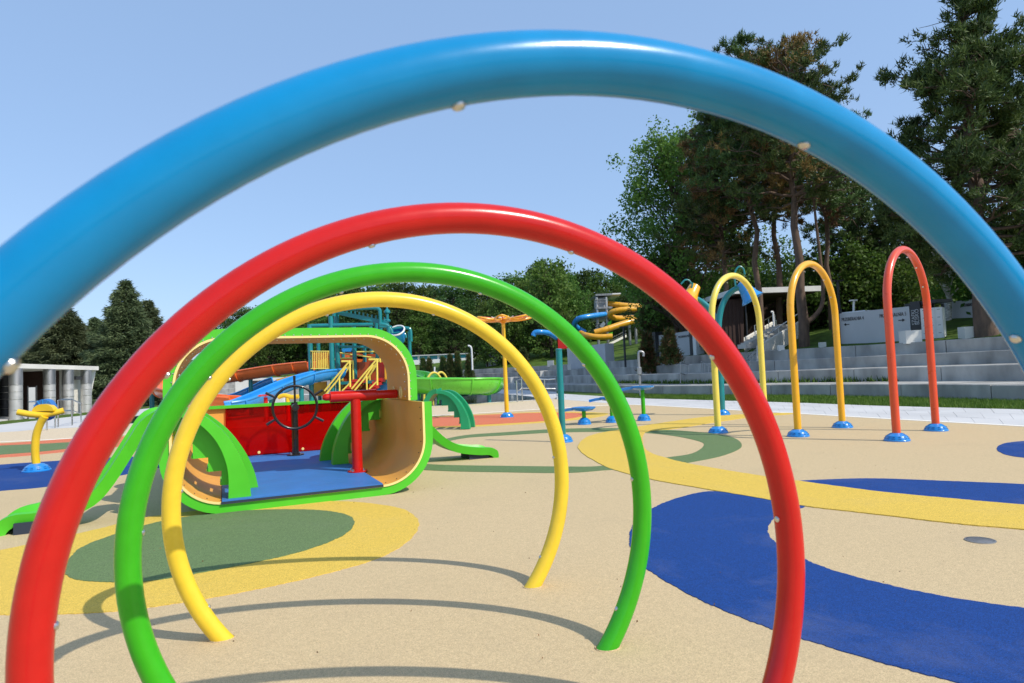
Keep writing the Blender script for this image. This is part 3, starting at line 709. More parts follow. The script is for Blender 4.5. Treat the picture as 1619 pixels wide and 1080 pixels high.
def slide_chute(parent, X, prof, material, w=0.46, bank=0.0):
    C = smooth_path([Vector((s, 0, z)) for s, z in prof], 4); k = len(C)
    sec = [(-w / 2 + 0.03, -0.03), (-w / 2, 0.075), (-w / 2 + 0.045, 0.08), (-w / 2 + 0.09, -0.005), (w / 2 - 0.09, -0.005), (w / 2 - 0.045, 0.08), (w / 2, 0.075), (w / 2 - 0.03, -0.03)]
    b = MB(); vs = []
    for i, p in enumerate(C):
        t = (C[min(i + 1, k - 1)] - C[max(i - 1, 0)]).normalized(); nn = Vector((-t.z, 0, t.x)); 
        if nn.z < 0: nn = -nn
        f = 1.0 if i < k - 5 else max(0.35, (k - 1 - i) / 5)
        for (n_, h) in sec: q = p + nn * (h * (f if h > 0.05 else 1)); vs.append(X(q.x, n_, q.z + n_ * bank * min(1.0, max(0, k - 6 - i) / (k * 0.5)) * min(1, i / 6)))
    m_ = len(sec); fs = [(i * m_ + j, i * m_ + (j + 1) % m_, (i + 1) * m_ + (j + 1) % m_, (i + 1) * m_ + j) for i in range(k - 1) for j in range(m_)]
    fs += [tuple(range(m_)), tuple((k - 1) * m_ + j for j in range(m_))]
    b.add(vs, fs); return b.build('slide_chute', material, parent, angle=50)
st = MB(); st.box((-0.34, 0.4, 0.5), (0.03, 0.1, 0.1))
stl = bpy.data.objects.new('climbing_stair', None); COL.objects.link(stl); stl.parent = ph; ORIG[stl.name] = Vector()
climbing_stair(stl, lambda s, n, z: Vector((s, n, z)), M['lime'])
stl2 = bpy.data.objects.new('climbing_stair', None); COL.objects.link(stl2); stl2.parent = ph; ORIG[stl2.name] = Vector()
climbing_stair(stl2, lambda s, n, z: Vector((1.77 - s, n + 1.8, z)), M['lime'])
PL = [(-0.36, 0.94), (-0.5, 0.88), (-0.62, 0.70), (-0.79, 0.42), (-0.94, 0.24), (-1.15, 0.15), (-1.36, 0.115), (-1.5, 0.10), (-1.58, 0.04), (-1.61, -0.04)]
slide_chute(ph, lambda s, n, z: Vector((s, n + 0.30, z)), PL, M['lime'], 0.33, 0.38)
PR = [(-0.36, 0.94), (-0.5, 0.9), (-0.7, 0.72), (-0.92, 0.48), (-1.12, 0.28), (-1.35, 0.15), (-1.65, 0.09), (-1.82, 0.075), (-1.9, 0.03), (-1.93, -0.04)]
slide_chute(ph, lambda s, n, z: Vector((1.77 - s, n + 2.2, z)), PR, M['lime'], 0.5)
for s, n_ in ((-1.35, 0.3), (3.45, 2.2)):
    b = MB(); b.box((s, n_, 0.035), (0.3, 0.36, 0.12)); b.build('slide_foot', M['mat_edge'], ph, smooth=False)

# ---- jade stair with its own short chute, behind the playhouse
js = thing('climbing_stair', 'jade green arched climbing stair standing behind the right end of the playhouse', 'stair', (-1.36, 14.62, 0), math.radians(-8), local=True)
XJ = lambda s, n, z: Vector((s, n - 0.2, z - 0.115))
climbing_stair(js, XJ, M['jade'], 0.0)
slide_chute(js, lambda s, n, z: Vector((s, n + 0.2, z - 0.09)), PL, M['jade'], 0.5)

# ================================================================== water tables
TB = [((1.52, 14.49), 0.36, 'lowest blue water table with a short green stem', PI * 0.98), ((2.17, 14.69), 0.55, 'middle blue water table, partly behind the green arch', PI * 1.0), ((2.91, 14.85), 0.76, 'highest blue water table on a tall green stem', PI * 1.02)]
for (x, y), h, lab, sd in TB:
    t = thing('water_table', lab, 'water table', (x, y, 0), group='cascading blue water tables'); c = Vector((x, y, 0))
    dome(t, c, 0.155, 0.15)
    b = MB(); b.tube([c + Vector((0, 0, 0.1)), c + Vector((0, 0, h - 0.05))], 0.045, 14); b.build('stem', M['green_paint'], t)
    b = MB(); b.lathe([(0.06, h - 0.07), (0.2, h - 0.05), (0.26, h - 0.01), (0.268, h + 0.02), (0.255, h + 0.022), (0.18, h - 0.01), (0.001, h - 0.02)], c, n=28); b.build('bowl', M['dome_blue'], t)
    d = Vector((math.cos(sd), math.sin(sd) * 0.3, 0)).normalized(); e = Vector((-d.y, d.x, 0)); b = MB()
    sec = [(-0.07, 0.02), (-0.055, 0.02), (-0.04, -0.015), (0.04, -0.015), (0.055, 0.02), (0.07, 0.02), (0.05, -0.035), (-0.05, -0.035)]
    vs = [c + d * r + e * a + Vector((0, 0, h - 0.005 - drop + q)) for r, drop in ((0.22, 0), (0.36, 0.012), (0.5, 0.04)) for a, q in sec]
    fs = [(i * 8 + j, i * 8 + (j + 1) % 8, i * 8 + 8 + (j + 1) % 8, i * 8 + 8 + j) for i in range(2) for j in range(8)] + [tuple(range(8)), tuple(range(16, 24))]
    b.add(vs, fs); b.build('spout', M['dome_blue'], t)

# ================================================================== flower sprayer on yellow post
fx = Vector((-0.22, 17.85, 0)); t = thing('flower_sprayer', 'orange flower shaped sprayer on a slim yellow post by the pool', 'water sprayer', fx)
dome(t, fx, 0.19, 0.14)
b = MB(); b.tube([fx + Vector((0, 0, 0.1)), fx + Vector((0, 0, 2.62))], [0.062, 0.05], 14); b.build('post', M['toy_yellow'], t)
hc = fx + Vector((0, 0, 2.66))
b = MB(); b.lathe([(0.05, -0.1), (0.12, -0.04), (0.13, 0.06), (0.07, 0.12)], hc, n=18); b.build('hub', M['amber_paint'], t)
for i in range(7):
    a = 2 * PI * i / 7 + 0.2; d = Vector((math.cos(a), math.sin(a), 0)); e = Vector((-d.y, d.x, 0)); b = MB()
    loop = [hc + d * (0.1 + 0.72 * (0.5 - 0.5 * math.cos(q))) + e * (0.2 * math.sin(q)) + Vector((0, 0, 0.02 + 0.05 * (0.5 - 0.5 * math.cos(q)) - 0.05 * abs(math.sin(q)))) for q in [2 * PI * k / 20 for k in range(20)]]
    b.tube(loop, 0.026, 8, closed=True); p = b.build('petal', M['amber_paint'], t)
    b = MB(); b.tube([hc + d * 0.1, hc + d * 0.45 + Vector((0, 0, 0.05)), hc + d * 0.8 + Vector((0, 0, 0.07))], 0.02, 6); b.build('petal_rib', M['orange_paint'], p)
    b = MB()
    for s in (-1, 1): b.tube([hc + d * 0.25 + Vector((0, 0, 0.04)), hc + d * 0.5 + e * (0.17 * s) + Vector((0, 0, 0.06))], 0.012, 5)
    b.build('petal_web', M['white'], p)
# teal post with dome
tx = Vector((0.79, 11.1, 0)); t = thing('water_post', 'plain teal water post with a flat top behind the yellow arch', 'water post', tx)
dome(t, tx, 0.17, 0.13); b = MB(); b.tube([tx + Vector((0, 0, 0.1)), tx + Vector((0, 0, 1.55))], 0.054, 16); b.build('post', M['teal_paint'], t)
b = MB(); b.lathe([(0.058, 0), (0.058, 0.02), (0.03, 0.03)], tx + Vector((0, 0, 1.55))); b.build('cap', M['teal_paint'], t)

# ---- teal bucket tree behind the lemon hoop
Yb = 15.6; bt = thing('bucket_tree', 'curved teal bucket post with blue and yellow tipping bells behind the lemon hoop', 'water feature', (4.92, 15.6, 0))
dome(bt, Vector((4.92, 15.6, 0)), 0.19, 0.13)
def pth(px, Y=Yb, k=6): return smooth_path([at(x, y, Y + dy) for x, y, dy in px], k)
b = MB(); q = pth([(1141, 652, 0), (1139.5, 610, 0), (1137.5, 560, 0), (1136, 520, 0), (1139, 493, 0), (1147, 472, 0), (1158, 460, -.1), (1171, 453.5, -.2)]); b.tube(q, [0.085 - 0.025 * i / len(q) for i in range(len(q))], 14); b.build('trunk_pipe', M['teal_paint'], bt)
b = MB(); q = pth([(1137, 530, 0), (1131, 505, 0.2), (1121, 488, 0.4), (1110, 478, 0.5), (1099, 472, .6)]); b.tube(q, 0.075, 12); b.build('side_arm', M['teal_paint'], bt)
for px, Y in ([(1163, 453, 0), (1161.5, 440, 0), (1163, 428, 0), (1169, 421.5, 0), (1175, 425, 0), (1177.5, 434, 0)], Yb - .2), ([(1103, 474, 0), (1096, 455, 0), (1090, 444, 0), (1083, 443, 0), (1077, 449, 0)], Yb + .6), ([(1096, 470, 0), (1094, 456, 0), (1095, 447, 0)], Yb + .5):
    b = MB(); b.tube(pth(px, Y), 0.022, 8); b.build('spray_loop', M['teal_paint'], bt)
for (x, y), Y, mn, ax in (((1180, 459), Yb - .2, 'slide_blue', (0.45, -0.2, -0.86)), ((1094, 463), Yb + .6, 'amber_paint', (-0.5, -0.3, -0.8))):
    c = at(x, y, Y); b = MB(); b.lathe([(0.05, -0.24), (0.14, -0.2), (0.16, 0.0), (0.21, 0.16), (0.28, 0.26), (0.25, 0.255), (0.14, 0.02), (0.01, 0)], c, ax, 20); b.build('bell', M[mn], bt)

# ================================================================== yellow water cannon at the left
gx = Vector((-7.36, 10.07, 0)); t = thing('water_cannon', 'yellow water cannon with a blue half disc on a curved yellow post', 'water cannon', gx)
dome(t, gx, 0.19, 0.12)
b = MB(); b.tube(smooth_path([gx + Vector(v) for v in ((0, 0, 0.08), (-0.02, 0, 0.3), (0.0, 0, 0.55), (0.06, 0, 0.72), (0.13, 0, 0.83))], 5), 0.055, 16); b.build('post', M['toy_yellow'], t)
b = MB(); b.tube(smooth_path([at(28, 651.5, 10.0), at(48, 655, 10.05), at(68, 656, 10.1), at(88, 652.5, 10.15), at(101, 649, 10.2)], 6), 0.048, 16); b.build('barrel', M['toy_yellow'], t)
c = at(71, 650, 10.12)
b = MB(); b.extr([c + Vector((0.165 * math.cos(PI * i / 16), -0.05, 0.11 * math.sin(PI * i / 16))) for i in range(17)], (0, 0.1, 0)); b.build('half_disc', M['toy_yellow'], t, smooth=False)
c = at(71.5, 648, 10.2); b = MB(); b.lathe([(0.12, -0.05), (0.165, -0.045), (0.17, 0.045), (0.12, 0.05)], c, (0.1, 1, 0), 28); wl = b.build('wheel_disc', M['r_blue'] if False else M['mat_blue'], t)
for i in range(12):
    a = 2 * PI * i / 12; d = Vector((math.cos(a), -0.0, math.sin(a))); b = MB(); b.bar(c + d * 0.06 + Vector((0, -0.056, 0)), c + d * 0.165 + Vector((0, -0.056, 0)), 0.008, 0.01); b.build('paddle', M['slide_blue'], wl, smooth=False)
# ================================================================== water play tower in the pool
YT = 26.0
tw = thing('play_tower', 'teal pipe water play tower with yellow rails and red stairs standing in the pool', 'play tower', on_ground(560, YT))
def V(x, y, dY=0.0): return at(x, y, YT + dY)
def pole(x0, ytop, ybot, dY, r=0.075, name='post', m='teal_paint', parent=None):
    a = V(x0, ybot, dY); top = V(x0 - (ybot - ytop) * 0.03, ytop, dY)
    b = MB(); b.tube([Vector((a.x, a.y, -0.15)), Vector((a.x, a.y, top.z))], r, 12); return b.build(name, M[m], parent or tw)
for x0, yt, dY, r in ((493, 513, 0, .1), (527, 500, 0, .1), (536, 498, 0.6, .1), (506, 520, 2.6, .08), (563, 512, 1.2, .09), (579, 520, 2.0, .08), (590, 516, 2.4, .075), (599, 505, 1.4, .08), (606, 505, 2.6, .075), (619, 515, 0, .09), (651, 524, 2.0, .075), (545, 520, 2.4, .07)):
    pole(x0, yt, 641, dY, r)
def pipe(pts, r=0.075, m='teal_paint', name='pipe', k=5, dY=0.0):
    P = [V(p[0], p[1], (p[2] if len(p) > 2 else 0) + dY) for p in pts]
    P = smooth_path(P, k) if k else P
    b = MB(); b.tube(P, r, 10); return b.build(name, M[m], tw)
pipe([(528, 500), (530, 493), (536, 490), (565, 488), (592, 487), (599, 489), (601, 495), (601.5, 514)], 0.07)
pipe([(487, 516), (500, 515), (540, 514), (590, 513)], 0.075)
pipe([(487, 541), (530, 540), (575, 542), (618, 544)], 0.055)
pipe([(536, 548, .5), (580, 549, .5), (606, 551, .5)], 0.05)
pipe([(621, 520), (634, 518.5), (645, 519), (649, 523), (650, 540)], 0.065, dY=1.0)
pipe([(622, 527), (632, 526), (640, 528), (642, 534)], 0.05, dY=1.0)
pipe([(600, 512), (610, 514), (617, 519), (620, 527)], 0.07)
pipe([(600, 516), (612, 517), (620, 518)], 0.06)
# flume trough across the top, with spray studs
b = MB(); A = V(533, 494, .3); B = V(612, 511, .3)
b.bar(A, B, 0.3, 0.16); tr = b.build('trough', M['teal_paint'], tw, smooth=False)
b = MB()
for i in range(12): b.lathe([(0.035, 0), (0.03, 0.1), (0.05, 0.12), (0.01, 0.14)], A.lerp(B, (i + .5) / 12) + Vector((0, -0.1, 0.07)), n=8)
stuff(b.build('spray_stud', M['teal_paint'], tr))
# nozzle stack
b = MB(); c = V(613, 520, .5); b.lathe([(0.06, 0), (0.06, 0.25), (0.13, 0.3), (0.13, 0.36), (0.06, 0.4), (0.06, 0.6), (0.13, 0.66), (0.12, 0.74), (0.05, 0.8), (0.03, 1.0)], c, n=12); b.build('nozzle_stack', M['teal_paint'], tw)
# tipping bucket
b = MB(); c = V(634, 541, 1.2); b.lathe([(0.14, 0), (0.22, 0.1), (0.31, 0.5), (0.33, 0.62), (0.3, 0.61), (0.2, 0.2), (0.01, 0.15)], c, (-0.15, -0.65, 0.75), 18); bk = b.build('tipping_bucket', M['slide_blue'], tw)
ax = Vector((-0.15, -0.65, 0.75)).normalized(); cc = c + ax * 0.62; X_ = Vector((1, 0, 0)); X_ = (X_ - ax * X_.dot(ax)).normalized(); Y_ = ax.cross(X_)
b = MB(); b.tube([cc + (X_ * math.cos(2 * PI * i / 20) + Y_ * math.sin(2 * PI * i / 20)) * 0.325 for i in range(20)], 0.035, 8, closed=True); b.build('bucket_rim', M['white'], bk)
# platform decks
for (xa, xb, y, d0, d1) in ((490, 534, 588, 0, 2.6), (534, 622, 606, 0.4, 2.8), (536, 600, 590, 1.6, 3.2)):
    a, c = V(xa, y, d0), V(xb, y, d0); w = (c - a).length; b = MB(); b.box(((a.x + c.x) / 2, YT + (d0 + d1) / 2, a.z), (w, d1 - d0, 0.12)); b.build('deck', M['teal_paint'], tw, smooth=False)
# yellow railing panels with bars
def railing(xa, xb, yt, yb_, dY, nb=9, parent=tw, m='lemon_paint', r=0.03):
    P = [V(xa, yt, dY), V(xb, yt, dY), V(xb, yb_, dY), V(xa, yb_, dY)]
    b = MB(); b.tube(P, r, 8, closed=True); f = b.build('railing', M[m], parent)
    for i in range(nb):
        t_ = (i + 1) / (nb + 1); b = MB(); b.tube([P[0].lerp(P[1], t_), P[3].lerp(P[2], t_)], r * 0.6, 6, caps=False); b.build('rail_bar', M[m], f)
    return f
railing(491.5, 520, 555.5, 583, -0.1, 9)
railing(604, 613, 561, 572, 0.2, 3)
# rusty red panels and net slopes behind
def quad(pts, dY, m, name, th=0.05):
    P = [V(x, y, dY) for x, y in pts]; b = MB(); b.extr(P, (0, th, 0)); return b.build(name, M[m], tw, smooth=False)
quad([(493, 558), (520, 557), (520, 582), (493, 583)], 2.5, 'rust_panel', 'side_panel')
quad([(532, 567), (564, 564), (566, 612), (532, 613)], 1.8, 'rust_panel', 'side_panel')
quad([(535, 558), (575, 562), (575, 568), (535, 566)], 2.4, 'slide_orange', 'side_panel')
quad([(564, 560), (580, 561), (580, 590), (564, 589)], 2.4, 'slide_orange', 'side_panel')
quad([(579, 560), (604, 559), (604, 608), (579, 609)], 2.2, 'rust_panel', 'side_panel')
quad([(608, 571), (613, 571), (613, 600), (608, 600)], 0.3, 'slide_yellow', 'side_panel')
quad([(597, 573), (608, 573), (608, 603), (597, 603)], 0.4, 'red_panel', 'side_panel')
quad([(503, 570), (517, 566), (517, 584), (503, 584)], 2.2, 'slide_yellow', 'side_panel')
quad([(540, 552), (557, 549), (555, 556), (542, 556)], 2.0, 'slide_blue', 'roof_flap')
quad([(597, 607), (617, 605), (617, 617), (597, 618)], 0.8, 'slide_blue', 'side_panel')
pipe([(536, 557.5), (550, 560), (572, 563), (600, 567)], 0.03, 'lemon_paint', 'rope', 3, 1.5)
pipe([(527, 568.5), (545, 566.5), (562, 566.5)], 0.035, 'lemon_paint', 'rail', 3, 1.2)
pipe([(564, 556.5), (590, 556), (610, 556)], 0.03, 'lemon_paint', 'rail', 3, 1.2)
pipe([(559, 586), (575, 589), (590, 592)], 0.03, 'lemon_paint', 'rope', 3, 1.5)
quad([(536, 573), (606, 572), (606, 616), (536, 619)], 1.35, 'rust_panel', 'side_panel')
quad([(538, 558), (572, 557), (572, 571), (538, 572)], 2.7, 'rust_panel', 'side_panel')
# two flights of red steps between yellow handrails
def flight(xb, yb_, xt, yt, dY, wpx, n_=7):
    st = bpy.data.objects.new('staircase', None); COL.objects.link(st); st.parent = tw; st['label'] = 'red steps'; ORIG[st.name] = ORIG[tw.name]
    st.location = (0, 0, 0)
    for i in range(n_):
        t_ = (i + 0.5) / n_; p = V(lerp(xb, xt, t_) + wpx / 2, lerp(yb_, yt, t_), dY + 0.3)
        b = MB(); b.box(p, (wpx * YT / FPX, 0.34, 0.16)); b.build('tread', M['red_panel'], st, smooth=False)
    return st
flight(525, 636, 560, 600, 0, 20); flight(566, 634, 596, 598, 0, 15)
for xs, off in ((0, 0), (43, -3)):
    for dx, dY in ((0, -0.2), (5, 0.9)):
        for lift in (0, 8):
            pipe([(513 + xs + dx, 618 + off + lift), (533 + xs + dx, 594 + off + lift), (552 + xs + dx - lift * .6, 572 + off + lift)], 0.035, 'lemon_paint', 'handrail', 0, dY)
        pipe([(540 + xs, 571.5 + off), (551 + xs + dx, 571.5 + off), (553 + xs + dx, 574 + off), (553.5 + xs + dx, 612 + off)], 0.038, 'lemon_paint', 'handrail', 2, dY)
        pipe([(536.5 + xs + dx, 594 + off), (537 + xs + dx, 619 + off)], 0.032, 'lemon_paint', 'handrail', 0, dY)
        pipe([(541 + xs + dx, 618 + off), (553 + xs + dx, 606 + off)], 0.03, 'lemon_paint', 'handrail', 0, dY)
# ---- flumes: an open channel swept along a path
def flume(name, pts, label, cat, m, r=0.42, seams=(), arcd=200, group=None, thick=0.05, Y=YT, up_tilt=0.0, inside=None):
    P = smooth_path([at(p[0], p[1], p[2]) for p in pts], 6); k = len(P)
    t = thing(name, label, cat, P[0], group=group)
    def ring(i, rr):
        T = (P[min(i + 1, k - 1)] - P[max(i - 1, 0)]).normalized(); S = T.cross(Vector((0, 0, 1))).normalized(); U = S.cross(T)
        out = []
        for j in range(15):
            a = math.radians(-90 - arcd / 2 + arcd * j / 14 + up_tilt); out.append(P[i] + S * (rr * math.cos(a)) + U * (rr * math.sin(a)))
        return out
    b = MB(); vs = []; fs = []
    for i in range(k): vs += ring(i, r) + ring(i, r - thick)[::-1]
    w = 30
    for i in range(k - 1):
        for j in range(w): fs.append((i * w + j, i * w + (j + 1) % w, (i + 1) * w + (j + 1) % w, (i + 1) * w + j))
    fs += [tuple(range(w)), tuple((k - 1) * w + j for j in range(w))]
    b.add(vs, fs); b.build('channel', M[m], t, angle=50)
    for s in seams:
        i = min(k - 2, int(s * k)); T = (P[i + 1] - P[i]).normalized() * 0.05
        A = ring(i, r + 0.045); B = ring(i, r - 0.01); b = MB(); b.strip(A, B, T); b.build('flange', M[m], t, angle=50)
    for side in (0, 14):
        b = MB(); b.tube([ring(i, r)[side] for i in range(k)], 0.045, 8); b.build('lip', M[m], t)
    return t, P
def prop(t, x, y, Y, m='teal_paint', r=0.09):
    p = at(x, y, Y); b = MB(); b.tube([Vector((p.x, p.y, ground_z(p.x, p.y) - 0.05)), p], r, 10); b.build('support_post', M[m], t)
t, _ = flume('water_slide', [(536, 586, 26.6), (524, 586.5, 26.2), (500, 589.5, 25.6), (476, 596, 25), (447, 606.5, 24.2), (410, 622.5, 23.2), (380, 634, 22.5), (360, 638, 22.2)], 'bright blue open water slide dropping left from the teal play tower', 'water slide', 'slide_blue', 0.37, (0.35, 0.62, 0.85), 190)
prop(t, 476, 604, 25); prop(t, 429, 626, 23.8)
t, _ = flume('water_slide', [(492, 575, 28), (460, 578, 28.3), (428, 582, 28.6), (380, 589.5, 29), (340, 595, 29), (300, 598, 28.5), (268, 602, 27.5), (254, 608, 26), (262, 615, 24.8), (290, 622, 24), (330, 628, 23.6), (372, 631, 23.4)], 'long orange open flume curling left behind the green arch', 'water slide', 'slide_orange', 0.37, (0.06, 0.16, 0.27, 0.4, 0.55, 0.7), 200)
prop(t, 396, 592, 29); prop(t, 240, 622, 26.2); prop(t, 330, 604, 29)
t, _ = flume('water_slide', [(442, 598, 31), (425, 604, 31.5), (402, 615, 32), (385, 622, 32.5), (362, 628, 33)], 'second darker blue slide behind the orange flume', 'water slide', 'slide_blue', 0.42, (0.5,), 190)
t, _ = flume('water_slide', [(620, 598, 27.8), (650, 599.5, 27.4), (690, 600, 27), (730, 600, 26.8), (762, 600, 27.2), (776, 601, 28.6), (770, 603, 30.4), (735, 606, 31.4), (690, 612, 31.5)], 'lime green open flume curving right past the playhouse over the pool', 'water slide', 'slide_green', 0.62, (0.25, 0.42, 0.55), 185)
prop(t, 773, 622, 28); prop(t, 700, 625, 27.2); prop(t, 661, 622, 27.4)
t, _ = flume('water_slide', [(640, 588, 36), (660, 590, 35), (678, 596, 33.5), (690, 602, 33)], 'short darker green flume dipping behind the lime flume', 'water slide', 'slide_green', 0.5, (), 190)
# tan side of the tower under the orange slide
b = MB(); b.extr([at(x, y, 27.4) for x, y in ((486, 590), (460, 594), (436, 600), (440, 606), (470, 603), (486, 601))], (0, 0.1, 0)); b.build('side_panel', M['slide_yellow'], tw, smooth=False)
b = MB(); b.extr([at(x, y, 27.0) for x, y in ((516, 603), (494, 606), (494, 626), (516, 626))], (0, 0.1, 0)); b.build('side_panel', M['slide_yellow'], tw, smooth=False)
# little rainbow loops beyond the lime flume
for i, (x0, x1, yt, m, lab) in enumerate([(670, 704, 589, 'lemon_paint', 'small yellow water loop behind the lime flume, left one of two'), (684, 712, 588.5, 'lemon_paint', 'small yellow water loop behind the lime flume, right one of two'), (663, 692, 592, 'green_paint', 'small green water loop behind the lime flume beside the yellow loops')]):
    A = at(x0, 622, 33 + i); B = at(x1, 622, 33.4 + i); A.z = B.z = -0.05; H = at((x0 + x1) / 2, yt, 33 + i).z; mid = (A + B) / 2
    b = MB(); b.tube([mid + (A - mid) * math.cos(th) + Vector((0, 0, (H + 0.05) * math.sin(th))) for th in [PI * k / 20 for k in range(21)]], 0.06, 10); o = b.build('water_loop', M[m], origin=mid); tag(o, lab, 'water loop', 'small water loops beyond the lime flume')
# small pool toys seen over the red panel
for x, y, m, lab in ((420, 628, 'red_paint', 'small red flower spray toy in the pool beyond the playhouse'), (455, 629, 'toy_yellow', 'small yellow water gun toy in the pool beyond the playhouse')):
    c = at(x, y, 20.5); t = thing('spray_toy', lab, 'pool toy', Vector((c.x, c.y, 0)))
    b = MB(); b.tube([Vector((c.x, c.y, -0.1)), c], 0.06, 10); b.build('post', M[m], t)
    if m == 'red_paint':
        for k in range(5):
            a = 2 * PI * k / 5; b = MB(); b.lathe([(0.01, -0.03), (0.1, 0), (0.01, 0.04)], c + Vector((0.16 * math.cos(a), 0.16 * math.sin(a), 0.05)), (0, 0, 1), 10); b.build('petal', M[m], t)
    else:
        b = MB(); b.tube(smooth_path([c + Vector(v) for v in ((-0.3, 0, 0.03), (-0.1, 0, 0.08), (0.12, 0, 0.02), (0.34, 0, 0.03))], 4), 0.07, 10); b.build('barrel', M[m], t)

# ================================================================== left pavilion
A = at(-60, 600, 27.2); Bp = at(159, 600, 39.2); A.z = Bp.z = 0
e = (Bp - A).normalized(); Lp = (Bp - A).length; nn = Vector((e.y, -e.x, 0)); nn = nn if nn.x > 0 else -nn   # nn looks towards the pool
pv_ = thing('pavilion', 'low white concrete pavilion with fat metal columns and a slanted end wall', 'pavilion', A + e * Lp / 2)
def PT(u, d, z): return A + e * u - nn * d + Vector((0, 0, z))
HT = 2.62
def wedge(b, poly, mi=0):   # polygon given as (u, z), extruded in depth d0..d1
    pts, d0, d1 = poly; b.extr([PT(u, d0, z) for u, z in pts], -nn * (d1 - d0), mi); return b
b = MB(); b.extr([PT(u, dd, HT) for u, dd in ((-6, -0.28), (Lp - 0.85, -0.28), (Lp + 0.36, 0.38), (Lp + 0.36, 9), (-6, 9))], (0, 0, -0.22)); b.build('roof', M['white_wall'], pv_, smooth=False)
b = MB(); wedge(b, ([(Lp - 2.75, -0.2), (Lp - 0.75, -0.2), (Lp + 0.33, HT - 0.225), (Lp - 2.75, HT - 0.225)], 0.4, 9)); b.build('end_wall', M['white_wall'], pv_, smooth=False)
b = MB(); wedge(b, ([(Lp - 2.95, -0.2), (Lp - 2.8, -0.2), (Lp - 2.8, HT - 0.23), (Lp - 2.95, HT - 0.23)], 0.9, 6)); b.build('partition', M['brown_wood'], pv_, smooth=False)
b = MB(); wedge(b, ([(-6, -0.2), (Lp - 2.8, -0.2), (Lp - 2.8, HT - 0.225), (-6, HT - 0.225)], 5.5, 5.7)); b.build('inner_wall', M['dark_panel'], pv_, smooth=False)
b = MB(); wedge(b, ([(-6, -0.2), (Lp - 2.8, -0.2), (Lp - 2.8, 0.04), (-6, 0.04)], 0.2, 5.5)); b.build('floor_slab', M['paving'], pv_, smooth=False)
def col_u(px):    # position along the facade of photo column px
    d = ray(px, 620); d = Vector((d.x, d.y)); a2 = Vector((A.x, A.y)); e2 = Vector((e.x, e.y))
    det = d.x * -e2.y + e2.x * d.y; return (d.x * a2.y - d.y * a2.x) / (d.y * e2.x - d.x * e2.y)
def fat_column(u, d, r, m_low, m_top):
    b = MB(); b.tube([PT(u, d, -0.2), PT(u, d, 1.62)], r, 20); o = b.build('column', m_low, pv_)
    b = MB(); b.tube([PT(u, d, 1.62), PT(u, d, HT - 0.225)], r * 1.02, 20); b.build('column_top', m_top, o)
    b = MB()
    for z in (0.45, 0.95, 1.3, 1.62): b.tube([PT(u, d, 0) + Vector((r * 1.01 * math.cos(q), r * 1.01 * math.sin(q), z)) for q in [2 * PI * i / 20 for i in range(20)]], 0.012, 5, closed=True)
    b.build('column_band', M['steel'], o)
for px in (22, 75.5, 105, 134): fat_column(col_u(px), -0.08, 0.27, M['brushed'], M['dull_steel'])
for px in (-30, 2, 55, 97): fat_column(col_u(px) + 0.5, 3.0, 0.22, M['dark_panel'], M['dark_panel'])
for i, (u, w, m) in enumerate(((col_u(33), 0.5, 'teal_paint'), (col_u(37), 0.35, 'white'), (col_u(41), 0.4, 'dark_panel'), (col_u(46), 0.6, 'teal_glass'))):
    b = MB(); b.box(PT(u, 4.9, 0.8), (0.15, w, 1.4), rz=math.atan2(e.y, e.x) - PI / 2); b.build('counter_panel', M[m], pv_, smooth=False)
b = MB(); b.box(PT(col_u(34), 4.2, 0.3), (0.4, 0.5, 0.5)); b.build('red_bin', M['red_paint'], pv_, smooth=False)
b = MB(); b.box(PT(col_u(127), 0.05, 1.95), (0.1, 0.9, 0.2), rz=math.atan2(e.y, e.x) - PI / 2); b.build('hanging_sign', M['dark_panel'], pv_, smooth=False)
for z in (1.35, 1.1, 0.95):
    b = MB(); b.box(PT(col_u(142), 0.385, z), (0.03, 0.14, 0.09), rz=math.atan2(e.y, e.x) - PI / 2); b.build('notice', M['slide_yellow' if z == 1.1 else 'dark_panel'], pv_, smooth=False)
# information panel by the first column
ip = thing('info_panel', 'slim information panel in a black frame before the pavilion column', 'sign', PT(col_u(22), -0.4, 0))
rzz = math.atan2(e.y, e.x) - PI / 2
b = MB(); b.box(PT(col_u(25), -0.7, 0.68), (0.05, 0.26, 1.6), rz=rzz - 1.2); b.build('panel', M['grey_wall'], ip, smooth=False)
for s in (-1, 1):
    d = Vector((-math.sin(rzz - 1.2), math.cos(rzz - 1.2), 0)); b = MB(); b.box(PT(col_u(25), -0.7, 0.68) + d * (0.16 * s), (0.08, 0.05, 1.75), rz=rzz - 1.2); b.build('frame_post', M['black'], ip, smooth=False)
# grass before the pavilion
pts = [PT(u, d, 0) for u, d in ((-8, -0.1), (Lp + 1, -0.1), (Lp + 14, -2), (Lp + 14, -4.5), (Lp + 1, -2.6), (Lp - 6, -2.2), (-8, -1.9))]
sheet('lawn', pts, -0.004, M['grass'], 0.2, closed_smooth=False)
pts = [PT(u, d, 0) for u, d in ((-8, -1.9), (Lp - 6, -2.2), (Lp + 1, -2.6), (Lp + 14, -4.5), (Lp + 14, -7))] + [gp(130, 668), gp(123, 675), gp(75, 677.2), gp(30, 681.6), gp(-120, 690.2)]
sheet('paving', pts, -0.012, M['paving'], 0.2, closed_smooth=False)

